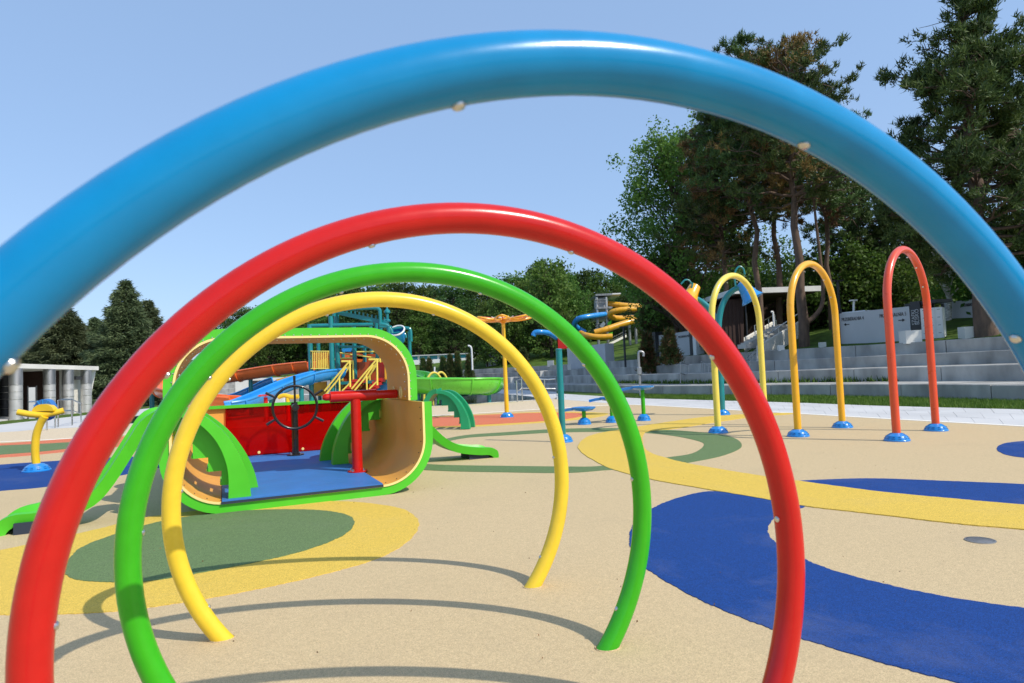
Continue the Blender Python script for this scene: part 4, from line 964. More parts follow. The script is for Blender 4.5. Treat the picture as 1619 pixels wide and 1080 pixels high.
# ---- steel handrails
def handrail(label, paths, group='steel handrails', r=0.025, m='steel'):
    P0_ = paths[0][0]; t = thing('handrail', label, 'handrail', Vector((P0_.x, P0_.y, ground_z(P0_.x, P0_.y) if P0_.z > 0.05 else 0)), group=group)
    for p in paths: b = MB(); b.tube(p, r, 8); b.build('rail', M[m], t)
    return t
def hz(px, yt, yb_, Y, z0=-0.1): p = at(px, yb_, Y); q = at(px, yt, Y); return Vector((p.x, p.y, z0)), Vector((p.x, p.y, q.z))
a0, a1 = hz(87, 634, 677, 22.0); b0, b1 = hz(92, 633, 676, 22.6); c0_, c1 = hz(114, 633, 674, 23.5); d0_, d1 = hz(128, 638, 671, 26)
handrail('tubular steel pool handrail beside the water cannon, nearer run', [[a0, a1, a1 + Vector((-0.15, 0, 0.06))] + [at(70, 634, 21.7), at(46, 635.5, 21)], [hz(74, 650, 680, 21)[0], hz(74, 634, 680, 21)[1]]])
handrail('tubular steel pool handrail between the water cannon and the red arch', [[b0, b1, at(96, 632, 22.7), at(113, 631.5, 23.5), at(128, 638, 25.5), at(128, 672, 25.5)], [c0_, c1], [at(113, 649, 23.5), at(128, 654, 25.5)], [at(92, 650, 22.6), at(113, 649, 23.5)]])
p_, q_ = hz(818, 602, 634, 27.0); r0, r1 = hz(826, 597, 634, 27.5)
handrail('tubular steel pool handrail behind the yellow arch near the lime flume', [[p_, q_, at(826, 598, 27.5), at(866, 600, 28), at(878, 599, 28)], [r0, r1], [at(818, 618, 27), at(827, 614, 27.4), at(878, 614.5, 28)], [at(861, 600, 28), at(861, 618, 28)]])
# rails on the terrace stairs
for lab, cols, Yq in (('steel stair rail on the terrace left of the lemon hoop', (1076, 1089), 30.0), ('steel stair rail on the terrace close behind the red arch', (1109, 1126), 30.5), ('steel stair rail on the terrace right of the lemon hoop', (1186, 1212), 28.5)):
    if cols[0] == 1186:
        P = [[at(1180, 566, 28), at(1199, 549, 30), at(1207, 546, 31), at(1213, 546, 31.5), at(1213, 583, 31.5)], [at(1186, 582, 28.3), at(1186, 561, 28.3)], [at(1190, 580, 28.8), at(1190, 557, 28.8)], [at(1196, 577, 29.4), at(1196, 552, 29.4)], [at(1180, 572, 28), at(1199, 555, 30)]]
    else:
        x0, x1 = cols; P = [[at(x0, 606, Yq - 1), at(x0 - .5, 573, Yq - 1), at(x1, 577, Yq), at(x1 + .5, 605, Yq)], [at(x0, 590, Yq - 1), at(x1, 594, Yq)]]
        if x0 == 1109: P = [[at(1109, 603, 29.5), at(1108.5, 571, 29.5), at(1126, 583, 29)], [at(1114, 603, 29.4), at(1114, 575, 29.4)], [at(1120, 604, 29.2), at(1120, 579, 29.2)]]
    t = thing('handrail', lab, 'handrail', Vector((P[0][0].x, P[0][0].y, P[0][0].z)), group='steel rails on the terrace stairs')
    for p in P: b = MB(); b.tube(p, 0.022, 8); b.build('rail', M['dull_steel'], t)
# shower post before the terrace
c = gp(1013, 628); t = thing('shower_post', 'grey steel shower post with a hooked head behind the highest water table', 'shower', c)
b = MB(); h_ = at(1011, 556, c.y).z; b.tube(smooth_path([c + Vector((0, 0, -0.2)), c + Vector((0, 0, 1.0)), c + Vector((0, 0, h_ - 0.1)), c + Vector((0.08, 0, h_)), c + Vector((0.2, 0, h_ - 0.05)), c + Vector((0.2, 0, h_ - 0.2))], 4), 0.05, 12); b.build('pole', M['dull_steel'], t)
b = MB(); b.lathe([(0.06, 0), (0.1, 0.03), (0.1, 0.3), (0.06, 0.34)], c + Vector((0, 0, 0.9))); b.build('valve_box', M['dull_steel'], t)

# ================================================================== white walls and small buildings on the terrace
def slab_wall(name, label, cat, px0, y0t, y0b, px1, y1t, y1b, th, m, sink=0.4, group=None, fixed=None):
    a, c = (hit(px0, y0b), hit(px1, y1b)) if not fixed else (at(px0, y0b, fixed[0]), at(px1, y1b, fixed[1]))
    Y0, Y1 = a.y, c.y; zt = (at(px0, y0t, Y0).z + at(px1, y1t, Y1).z) / 2
    a.z = c.z = 0; ee = (c - a).normalized(); q = Vector((-ee.y, ee.x, 0))
    zg = min(ground_z(a.x, a.y), ground_z(c.x, c.y)); t = thing(name, label, cat, Vector(((a.x + c.x) / 2, (a.y + c.y) / 2, zg)), group=group)
    b = MB(); b.extr([a + Vector((0, 0, zg - sink)), c + Vector((0, 0, zg - sink)), c + Vector((0, 0, zt)), a + Vector((0, 0, zt))], q * th); b.build('wall', m, t, smooth=False)
    return t, a, c, ee, -q, zt, zg
def text(s, pos, ee, nout, size, m, parent, vertical=False, align='LEFT', width=None):
    cu = bpy.data.curves.new('lettering', 'FONT'); cu.body = s; cu.size = size; cu.extrude = 0.004; cu.align_x = align
    cu.materials.append(m); o = bpy.data.objects.new('lettering', cu); COL.objects.link(o); bpy.context.view_layer.update()
    me = bpy.data.meshes.new_from_object(o.evaluated_get(bpy.context.evaluated_depsgraph_get())); bpy.data.objects.remove(o)
    o = bpy.data.objects.new('lettering', me); COL.objects.link(o); xs = [v.co.x for v in me.vertices]; k = (width / (max(xs) - min(xs))) if width else 1.0
    Z = Vector((0, 0, 1)); X, Yv = (ee, Z) if not vertical else (Z, -ee)
    N_ = X.cross(Yv)
    mt = Matrix(((X.x, Yv.x, N_.x, 0), (X.y, Yv.y, N_.y, 0), (X.z, Yv.z, N_.z, 0), (0, 0, 0, 1)))
    o.parent = parent; o.matrix_local = Matrix.Translation(pos - ORIG[parent.name]) @ mt @ Matrix.Diagonal((k, 1, 1, 1)); return o
def arrow(pos, ee, nout, s, parent, m):
    Z = Vector((0, 0, 1)); b = MB()
    P = [(-1, -0.12), (0.2, -0.12), (0.2, -0.5), (1, 0), (0.2, 0.5), (0.2, 0.12), (-1, 0.12)]
    b.extr([pos + ee * (x * s) + Z * (y * abs(s)) for x, y in P], nout * 0.01); b.build('arrow', m, parent, smooth=False)
t, a, c, ee, no, zt, zg = slab_wall('changing_cabin', 'long pale grey wall lettered with two names and arrows behind the orange red hoop', 'cabin wall', 1330, 497, 544.5, 1441, 483, 538.5, 0.9, M['grey_wall'])
wlen = (c - a).length; off = no * 0.012
text('PRZEBIERALNIA 4', a + ee * 0.1 + off + Vector((0, 0, zt - 0.36)), ee, no, 0.22, M['lettering'], t, width=wlen * 0.33)
arrow(a + ee * 0.32 + off + Vector((0, 0, zt - 0.52)), ee, no, -0.13, t, M['lettering'])
text('PRZEBIERALNIA 5', c - ee * 0.12 + off + Vector((0, 0, zt - 0.36)), ee, no, 0.22, M['lettering'], t, align='RIGHT', width=wlen * 0.36)
arrow(c - ee * 0.32 + off + Vector((0, 0, zt - 0.54)), ee, no, 0.13, t, M['lettering'])
b = MB(); p = a - ee * 0.12; b.box(p + Vector((0, 0, (zt + zg) / 2 + 0.08)), (0.22, 0.5, zt - zg + 0.3), rz=math.atan2(ee.y, ee.x)); b.build('end_fin', M['dark_panel'], t, smooth=False)
b = MB(); p = a.lerp(c, 0.12) - no * 0.5; b.box(p + Vector((0, 0, zt + 0.03)), (1.4, 0.6, 0.05), rz=math.atan2(ee.y, ee.x)); b.build('capping', M['white'], t, smooth=False)
# dark locker sign and white lockers
t2, a2, c2, e2, n2, z2, g2 = slab_wall('locker_sign', 'tall black sign panel with upright pale lettering beside the pale grey wall', 'sign', 1442, 477, 530, 1457.5, 476, 530, 0.25, M['dark_panel'], fixed=(c.y - 0.05, c.y - 0.35), sink=1.0)
text('SZAFKI', a2 + e2 * 0.17 + n2 * 0.012 + Vector((0, 0, g2 + 0.62)), e2, n2, 0.2, M['pale_lettering'], t2, vertical=True)
text('BLISKO', a2 + e2 * 0.31 + n2 * 0.012 + Vector((0, 0, g2 + 0.62)), e2, n2, 0.2, M['pale_lettering'], t2, vertical=True)
hk = hit(1475, 535); YL = hk.y; lk = thing('lockers', 'white locker block with three columns of small doors behind the orange red hoop', 'lockers', hk)
a3 = at(1458, 534, YL + 0.1); c3 = at(1493, 534, YL - 0.4); a3.z = c3.z = 0; e3 = (c3 - a3).normalized(); n3 = Vector((e3.y, -e3.x, 0)); zb = at(1474, 535, YL).z - 0.02; z3 = at(1474, 487, YL).z; w3 = (c3 - a3).length
b = MB(); b.extr([a3 + Vector((0, 0, zb)), c3 + Vector((0, 0, zb)), c3 + Vector((0, 0, z3)), a3 + Vector((0, 0, z3))], -n3 * 0.6); b.build('cabinet', M['white'], lk, smooth=False)
for i in range(3):
    for j in range(4):
        u = w3 * (i + 0.5) / 3; z = zb + (z3 - zb) * (j + 0.5) / 4
        b = MB(); b.box(a3 + e3 * u + n3 * 0.012 + Vector((0, 0, z)), (w3 / 3 - 0.03, 0.02, (z3 - zb) / 4 - 0.03), rz=math.atan2(e3.y, e3.x)); d_ = b.build('locker_door', M['white'], lk, smooth=False)
        b = MB(); b.box(a3 + e3 * u + n3 * 0.026 + Vector((0, 0, z + 0.07)), (0.1, 0.01, 0.035), rz=math.atan2(e3.y, e3.x)); b.build('lock', M['dull_steel'], d_, smooth=False)
# cubes of pale concrete standing about on the terrace
def block(px0, px1, yt, yb_, Y, label, m='white_wall', d=None):
    Y = hit((px0 + px1) / 2, yb_).y; a = at(px0, yb_, Y); c = at(px1, yb_, Y); w = (c - a).length; zt = at((px0 + px1) / 2, yt, Y).z
    zlo = a.z - 0.06
    b = MB(); b.box(((a.x + c.x) / 2, a.y + (d or w) / 2, (zlo + zt) / 2), (w, d or w, zt - zlo), rz=-0.12); o = b.build('concrete_cube', M[m], origin=((a.x + c.x) / 2, a.y + w / 2, zlo), smooth=False)
    tag(o, label, 'concrete block', 'pale concrete blocks on the terrace')
block(1435, 1459, 522, 541, 20.8, 'pale concrete block in front of the black locker sign')
block(1528, 1548, 516, 534, 21.5, 'pale concrete block beside the trunk of the big dark pine')
block(1232, 1241, 545.5, 553, 26, 'small white block on the top step between lemon and amber hoops')
block(1298, 1307, 541, 549, 25.5, 'small white block on the top step right of the amber hoop')
block(866, 876, 570, 579, 45, 'small white block on the far terrace behind the teal post')
block(898, 910, 576, 584, 42, 'small white block on the far terrace right of the teal post')
block(855, 866, 586, 594, 43, 'small white block halfway up the far terrace left of the teal post')
block(808, 818, 596, 605, 44, 'small white block on the far terrace between the yellow post and yellow arch')
# second wall and flat dark canopy up the lawn
t, a, c, ee, no, zt, zg = slab_wall('changing_cabin', 'second pale grey lettered wall up the lawn behind the birch', 'cabin wall', 1489, 481.5, 503.5, 1545, 470, 500, 0.8, M['grey_wall'])
text('PRZEBIERALNIA 6', a + ee * 1.0 + no * 0.012 + Vector((0, 0, zt - 0.3)), ee, no, 0.2, M['lettering'], t, width=(c - a).length * 0.4)
text('SZATNIA', c - ee * 0.05 + no * 0.012 + Vector((0, 0, zt - 0.3)), ee, no, 0.2, M['lettering'], t, align='RIGHT', width=(c - a).length * 0.2)
ck = thing('shelter', 'flat dark canopy on thin posts behind the white lockers', 'shelter', on_ground(1488, 27))
a = at(1472, 477, 26.0); c = at(1505, 477, 25.5); b = MB(); b.box(((a.x + c.x) / 2, 26.6, a.z), ((c - a).length, 1.8, 0.12), rz=0.1); b.build('roof', M['dark_panel'], ck, smooth=False)
for px in (1475, 1490): p = at(px, 480, 26.8); b = MB(); b.tube([Vector((p.x, p.y, ground_z(p.x, p.y) - .1)), p], 0.06, 8); b.build('post', M['dark_panel'], ck)
# left lettered wall behind the red arch
t, a, c, ee, no, zt, zg = slab_wall('changing_cabin', 'pale grey cabin wall behind a small ragged conifer, left of the brown canopy', 'cabin wall', 1043, 528, 563.5, 1097, 525, 560.5, 0.9, M['grey_wall'])
text('PRZEBIERALNIA 2', c - ee * 0.15 + no * 0.012 + Vector((0, 0, zt - 0.36)), ee, no, 0.2, M['lettering'], t, align='RIGHT', width=(c - a).length * 0.36)
arrow(c - ee * 0.3 + no * 0.012 + Vector((0, 0, zt - 0.52)), ee, no, 0.12, t, M['lettering']); arrow(a + ee * 0.3 + no * 0.012 + Vector((0, 0, zt - 0.6)), ee, no, -0.12, t, M['lettering'])
b = MB(); b.box(a - ee * 0.25 + Vector((0, 0, (zt + zg) / 2)), (0.5, 0.5, zt - zg + 0.5), rz=math.atan2(ee.y, ee.x)); b.build('end_fin', M['dark_panel'], t, smooth=False)
b = MB(); b.box(c + ee * 0.2 + Vector((0, 0, (zt + zg) / 2)), (0.38, 0.5, zt - zg + 0.3), rz=math.atan2(ee.y, ee.x)); b.build('end_fin', M['dark_panel'], t, smooth=False)
b = MB(); b.box(c + ee * 0.62 + Vector((0, 0, (zt + zg) / 2 - 0.05)), (0.4, 0.5, zt - zg + 0.1), rz=math.atan2(ee.y, ee.x)); b.build('white_end', M['white'], t, smooth=False)
# brown canopy building with white roof edge and pale ramp
cb = thing('canopy_building', 'dark brown clad canopy building with a thin white roof behind the pines', 'building', on_ground(1170, 36))
a = at(1150, 470, 35.5); c = at(1252, 463, 37.5); zr = at(1205, 463, 36).z
b = MB(); b.box(((a.x + c.x) / 2, 38.5, zr), ((c - a).length, 7.5, 0.28), rz=0.08); b.build('roof', M['white'], cb, smooth=False)
b = MB(); b.box(((a.x + c.x) / 2, 38.6, zr - 0.17), ((c - a).length - 0.4, 7.0, 0.05), rz=0.08); b.build('soffit', M['brown_wood'], cb, smooth=False)
P = [at(x, y, 35.6) for x, y in ((1120, 545), (1176, 551), (1176, 472), (1150, 474), (1120, 515))]
b = MB(); b.extr(P, (0.6, 5, 0)); b.build('clad_wall', M['brown_wood'], cb, smooth=False)
p0, p1 = at(1176, 480, 41), at(1300, 480, 42); zg = ground_z(p0.x, 41)
b = MB(); b.box(((p0.x + p1.x) / 2, 41.5, (zr + zg) / 2), ((p1 - p0).length, 0.3, zr - zg), rz=0.08); b.build('rear_wall', M['brown_wood'], cb, smooth=False)
for k in range(9):
    t_ = (k + .5) / 9; q = P[0].lerp(P[1], t_); zt_ = lerp(at(1120, 515, 35.6).z, at(1176, 472, 35.6).z, min(1, t_ * 1.9)); b = MB(); b.box(Vector((q.x, q.y - 0.02, (q.z + zt_) / 2)), (0.03, 0.04, zt_ - q.z)); b.build('cladding_batten', M['brown_wood'], cb, smooth=False)
b = MB(); q = at(1178, 470, 35.3); b.tube([Vector((q.x, q.y, ground_z(q.x, q.y) - 0.1)), Vector((q.x, q.y, zr))], 0.05, 8); b.build('post', M['dark_panel'], cb)
rp_ = thing('ramp_stairs', 'pale concrete stair ramp with steel rails climbing right past the pine trunk', 'stairs', on_ground(1230, 31))
A1, A2 = at(1214, 546, 30.5), at(1245, 522, 32.5)
for (x0, y0, Y0, x1, y1, Y1, h) in ((1196, 556, 29.5, 1262, 517, 33.5, 9), (1176, 541, 33, 1225, 513, 36, 7)):
    P = [at(x0, y0, Y0), at(x1, y1, Y1), at(x1, y1 - h, Y1), at(x0, y0 - h, Y0)]
    P[0].z -= 0.5; P[1].z -= 0.5
    b = MB(); b.extr(P, (0.16, 0.12, 0)); b.build('stringer', M['white_wall'], rp_, smooth=False)
for k in range(12):
    t_ = (k + .5) / 12; q = at(lerp(1188, 1244, t_), lerp(549, 515, t_), lerp(31, 34.6, t_)); b = MB(); b.box(q, (1.5, 0.5, 0.2), rz=0.5); b.build('tread', M['concrete'], rp_, smooth=False)
for (x0, y0, Y0, x1, y1, Y1) in ((1214, 534, 30.5, 1262, 499, 33.5), (1193, 520, 33, 1225, 500, 36)):
    a, c = at(x0, y0 - 5, Y0), at(x1, y1 - 3, Y1); b = MB(); b.tube([a, c], 0.03, 8)
    for k in range(4): q = a.lerp(c, k / 3); b.tube([q, q - Vector((0, 0, 1.0))], 0.025, 6)
    b.build('rail', M['steel'], rp_)
lp = thing('lamp_post', 'small hooked white lamp post beside the stair ramp rail', 'lamp post', on_ground(1223, 34))
b = MB(); b.tube(smooth_path([at(1224, 525, 34), at(1223, 505, 34), at(1222, 494, 34), at(1219, 493, 34)], 4), 0.05, 8); b.build('pole', M['white'], lp)
# dark mast poles
for px, yt, Y, lab in ((1178, 478, 32, None), (988, 518, 42, 'black lamp post on the grass bank behind the green arch'), (1332, 445, 33, 'slim dark mast between amber hoop and orange red hoop')):
    if not lab: continue
    p = on_ground(px, Y); t = thing('lamp_post', lab, 'lamp post', p); b = MB(); zt = at(px, yt, Y).z; b.tube([p + Vector((0, 0, -.1)), Vector((p.x, p.y, zt))], 0.07, 8); b.build('pole', M['dark_panel'], t)
    b = MB(); b.box((p.x, p.y, zt + 0.04), (0.5, 0.16, 0.08)); b.build('lamp_head', M['dark_panel'], t)
p = on_ground(1350, 30); t = thing('lamp_post', 'thin white post rising above the pale grey lettered wall', 'lamp post', p); b = MB(); b.tube([p, at(1350, 476, 30)], 0.05, 8); b.build('pole', M['white'], t); b = MB(); b.box(at(1349, 475, 30), (0.3, 0.2, 0.06)); b.build('lamp_head', M['white'], t)

# ================================================================== far: slide tower, pool house
ft = thing('slide_tower', 'distant steel slide tower with blue and amber flumes among the trees', 'slide tower', on_ground(950, 62))
def FT(x, y, d=0): return at(x, y, 62 + d)
for x, d in ((943, 0), (958, 0), (943, 4), (958, 4), (994, 2), (1004, 2), (1018, 3)):
    q = FT(x, 470 if x < 960 else 500, d); b = MB(); b.tube([Vector((q.x, q.y, ground_z(q.x, q.y) - .2)), q], 0.14, 8); b.build('leg', M['dull_steel'], ft)
for y in (470, 490, 505, 522):
    b = MB(); q = FT(950, y, 2); b.box(q, (1.6, 4.4, 0.18)); b.build('landing', M['dull_steel'], ft, smooth=False)
q = FT(949, 481, 1.5); b = MB(); b.box(q, (0.9, 2.4, 1.0)); b.build('cabin', M['grey_wall'], ft, smooth=False)
q = FT(965, 468.5, 2); b = MB(); b.box(q, (1.6, 4, 0.12)); b.build('roof', M['white'], ft, smooth=False)
for y0 in (474, 495, 512):
    b = MB(); b.tube([FT(941, y0, -.2), FT(959, y0, -.2)], 0.04, 6); b.tube([FT(941, y0 + 4, -.2), FT(959, y0 + 4, -.2)], 0.04, 6); b.build('rail', M['dull_steel'], ft)
b = MB(); b.extr([FT(x, y, -0.4) for x, y in ((948, 515), (954, 508), (958, 512), (952, 519))], (0, 0.1, 0)); b.build('pink_panel', M['white'], ft, smooth=False)
for pts in ([(961, 510), (967, 506), (966, 518), (960, 520)], [(962, 527), (969, 525), (968, 532), (962, 533)]):
    b = MB(); b.extr([FT(x, y, -0.5) for x, y in pts], (0, 0.1, 0)); b.build('lime_panel', M['slide_green'], ft, smooth=False)
def farflume(pts, m, lab, r, arcd=360):
    P = smooth_path([at(x, y, Y) for x, y, Y in pts], 5); t = thing('water_slide', lab, 'water slide', P[0])
    b = MB(); b.tube(P, r, 14); b.build('tube' if arcd == 360 else 'channel', M[m], t)
    for i in range(5, len(P) - 1, 9): b = MB(); T = (P[i + 1] - P[i]).normalized(); b.tube([P[i], P[i] + T * 0.1], r * 1.06, 14); b.build('flange', M[m], t)
farflume([(957, 497, 62), (940, 499, 61), (922, 502, 60.5), (913, 505, 61), (908, 513, 62), (914, 519, 63), (926, 526, 63)], 'slide_blue', 'distant blue tube slide leaving the far slide tower to the left', 0.25)
farflume([(961, 480, 63), (978, 482, 62.5), (1005, 484, 62.5), (1035, 482, 63), (1062, 478, 64)], 'slide_yellow', 'distant amber flume, topmost of three, right of the far slide tower', 0.26)
farflume([(1062, 487, 63), (1030, 489, 61.5), (995, 489, 61), (972, 492, 61), (964, 498, 61.5), (974, 503, 62), (1000, 502, 63), (1030, 498, 64)], 'slide_yellow', 'distant amber flume bending back on itself, middle of three', 0.27)
farflume([(1052, 499, 60), (1010, 506, 60), (985, 512, 59.5), (958, 521, 59), (940, 526, 59)], 'slide_yellow', 'distant amber flume sloping down before the far slide tower', 0.28)
farflume([(968, 532, 58), (945, 533, 58), (926, 530, 58.5), (918, 527, 60)], 'slide_yellow', 'distant low amber flume at the foot of the far slide tower', 0.26)
farflume([(843, 531, 55), (846, 526, 55), (855, 525, 55), (868, 527, 55.5), (880, 534, 56)], 'slide_blue', 'distant blue flume loop behind the yellow post and green arch', 0.22)
o = at(889, 542, 55); b = MB(); b.box(o, (0.75, 0.4, 1.0)); b.build('red_panel', M['red_paint'], ft, smooth=False)
t, a, c, ee, no, zt, zg = slab_wall('bunker', 'pale concrete retaining block in the grass bank behind the green arch', 'concrete block', 898, 548, 583, 958, 546, 580, 0.7, M['grey_wall'])
t = thing('bank_stairs', 'pale stair with steel rails climbing the grass bank to the far slide tower', 'stairs', on_ground(975, 59))
P = [at(958, 549, 58), at(990, 533, 60), at(990, 529, 60), at(958, 545, 58)]; b = MB(); b.extr(P, (0.2, 0.8, 0)); b.build('stringer', M['white_wall'], t, smooth=False)
for dy in (-3, -7): b = MB(); b.tube([at(958, 546 + dy, 58), at(990, 530 + dy, 60)], 0.04, 6); b.build('rail', M['steel'], t)
# long low pool house with a teal glass band
HY = hit(700, 578.5).y + 3
hs = thing('pool_house', 'long low white pool house with a teal glass band beyond the pool', 'building', on_ground(700, HY))
def HS(x, y, d=0): return at(x, y, HY + d)
a, c = HS(560, 574), HS(748, 574); w = (c - a).length; mx_ = (a.x + c.x) / 2
zt, z1, z2_ = HS(700, 561.5).z, HS(700, 567.5).z, HS(700, 575).z
b = MB(); b.box((mx_, HY + 3, (zt + z1) / 2), (w, 5.6, zt - z1)); band = b.build('glass_band', M['teal_glass'], hs, smooth=False)
b = MB(); b.box((mx_, HY + 3, (z1 + z2_) / 2), (w + 0.6, 6.4, z1 - z2_)); b.build('fascia', M['white'], hs, smooth=False)
b = MB(); b.box((mx_, HY + 3, zt + 0.06), (w + 0.8, 6.6, 0.12)); b.build('roof', M['grey_wall'], hs, smooth=False)
b = MB(); zg_ = ground_z(mx_, HY) - 0.6; b.box((mx_, HY + 3.5, (z2_ + zg_) / 2), (w - 1, 5, z2_ - zg_)); b.build('wall', M['dark_panel'], hs, smooth=False)
for k in range(12): b = MB(); b.box((a.x + w * (k + .5) / 12, HY + 0.14, (zt + z1) / 2), (0.22, 0.14, zt - z1)); b.build('mullion', M['white'], hs, smooth=False)
hb = hit(777, 578); o = at(777, 567, hb.y); w_ = 18 * hb.y / FPX; b = MB(); b.box((o.x, hb.y + 1, o.z - 0.1), (w_, 2, 22 * hb.y / FPX + 0.2)); o2 = b.build('equipment_box', M['grey_wall'], origin=(o.x, hb.y + 1, hb.z), smooth=False); tag(o2, 'plain grey box building beyond the lime flume, right of the pool house', 'equipment box')
t = thing('lamp_post', 'thick white pipe with a bent top before the pool house', 'lamp post', on_ground(746, 52)); b = MB(); b.tube(smooth_path([at(747, 585, 52), at(746, 560, 52), at(745, 550, 52), at(742, 547, 52), at(740, 547, 52)], 4), 0.07, 8); b.build('pole', M['white'], t)
t = thing('lamp_post', 'short white post between the lime flume and the pool house', 'lamp post', on_ground(687, 48)); b = MB(); b.tube([at(687, 600, 48), at(687, 580, 48)], 0.06, 8); b.build('pole', M['white'], t)

hw = hit(420, 612, 40); HWY = hw.y
t, a, c, ee, no, zt, zg = slab_wall('service_wall', 'low white service wall with dark openings beyond the pool, behind the orange flume', 'wall', 372, 599, 612, 448, 597, 610, 0.4, M['white_wall'], fixed=(64, 64))
for f, w_ in ((0.42, 0.5), (0.58, 0.9), (0.75, 0.4)):
    p = a.lerp(c, f); b = MB(); b.box(p + no * 0.02 + Vector((0, 0, zt - 0.45)), (w_, 0.05, 0.45), rz=math.atan2(ee.y, ee.x)); b.build('opening', M['dark_panel'], t, smooth=False)
# ================================================================== trees
def unit(v): return v / np.maximum(np.linalg.norm(v, axis=-1, keepdims=True), 1e-9)
def leaf_quads(P, size, rng, asp=0.6, up=0.0):
    n = len(P); t = unit(rng.normal(0, 1, (n, 3)) + np.array([0, 0, up])); r = unit(rng.normal(0, 1, (n, 3))); b = unit(np.cross(t, r))
    s = size * rng.uniform(0.6, 1.3, (n, 1)); t = t * s * 0.5; b = b * s * 0.5 * asp
    return np.stack([P - t, P + b, P + t, P - b], 1).reshape(-1, 3)
def tufts(C, D, L, w, k, rng, spread=0.8):
    """needle tufts: k thin triangles at each centre C, leaning to D"""
    n = len(C); C = np.repeat(C, k, 0); D = np.repeat(D, k, 0)
    d = unit(D + rng.normal(0, spread, (n * k, 3))); r = unit(np.cross(d, rng.normal(0, 1, (n * k, 3)))) * (w / 2)
    l = L * rng.uniform(0.6, 1.2, (n * k, 1)); base = C + rng.normal(0, L * 0.25, (n * k, 3))
    return np.stack([base - r, base + r, base + d * l], 1).reshape(-1, 3)
def limb(b, P, r0, r1, n=6):
    k = len(P); b.tube(P, [lerp(r0, r1, i / (k - 1)) for i in range(k)], n, caps=False)
def wob(a, c, rng, amp, k=5):
    a = np.array(a); c = np.array(c); out = []
    for i in range(k + 1):
        t = i / k; out.append(Vector(tuple(a * (1 - t) + c * t + rng.normal(0, amp, 3) * math.sin(PI * t))))
    return out

def broadleaf(label, cat, pos, h, r, seed, nleaf, leaf, m='leaf', trunk_r=0.2, base=0.18, group=None, name='broadleaf_tree', bark='bark', lobes=46, shape=1.0, open_=0.5):
    rng = np.random.default_rng(seed); t = thing(name, label, cat, pos, group=group)
    o = np.array(pos); tb = MB(); top = o + np.array([rng.normal(0, .2), rng.normal(0, .2), h * 0.82])
    TP_ = wob(o - np.array([0, 0, .3]), top, rng, h * 0.012, 8); limb(tb, TP_, trunk_r, trunk_r * 0.15, 9); trunk = tb.build('trunk', M[bark], t, angle=80)
    cen = []; br = MB()
    for i in range(lobes):
        u = (i + 0.5) / lobes; z = base + (1 - base) * (u ** 0.85); prof = math.sin(PI * min(1, (0.16 + 0.84 * (z - base) / (1 - base)) ** 0.8 * 0.97)) ** 0.65 * shape
        a = i * 2.399 + rng.normal(0, .4); rad = r * prof * rng.uniform(0.45, 1.0)
        c = o + np.array([rad * math.cos(a), rad * math.sin(a), h * min(0.97, z + rng.normal(0, .02))])
        s = np.array(TP_[min(8, max(1, int((z - 0.12 - 0.15 * rng.random()) * 8 / 0.85)))]); P = wob(s, c, rng, 0.03 * r, 5); limb(br, P, trunk_r * 0.28, 0.012, 5)
        cs = r * rng.uniform(0.13, 0.24)
        cen.append((c, cs))
        for q in range(5):
            f = rng.uniform(0.35, 0.9); s2 = np.array(P[int(f * 5)]); c2 = s2 + rng.normal(0, 1, 3) * r * 0.2 + (c - s2) * 0.5 + np.array([0, 0, r * .06]); limb(br, wob(s2, c2, rng, 0.015 * r, 3), trunk_r * 0.1, 0.008, 4); cen.append((c2, cs * 0.8))
    br.build('limb', M[bark], trunk, angle=80, recalc=False)
    w = np.array([c[1] ** 2 for c in cen]); w /= w.sum(); idx = rng.choice(len(cen), nleaf, p=w)
    C = np.array([c[0] for c in cen])[idx]; S = np.array([c[1] for c in cen])[idx]
    # leaves sit in small sprays on the outside of each lobe
    nsp = max(1, nleaf // 9); d = unit(rng.normal(0, 1, (nleaf, 3)) * np.array([1, 1, 0.8])); rr = rng.uniform(0, 1, (nleaf, 1)) ** 0.45
    P = C + d * rr * S[:, None]; P = P + rng.normal(0, leaf * 0.4, P.shape)
    stuff(np_obj('crown', leaf_quads(P, leaf, rng), 4, M[m], t)); return t

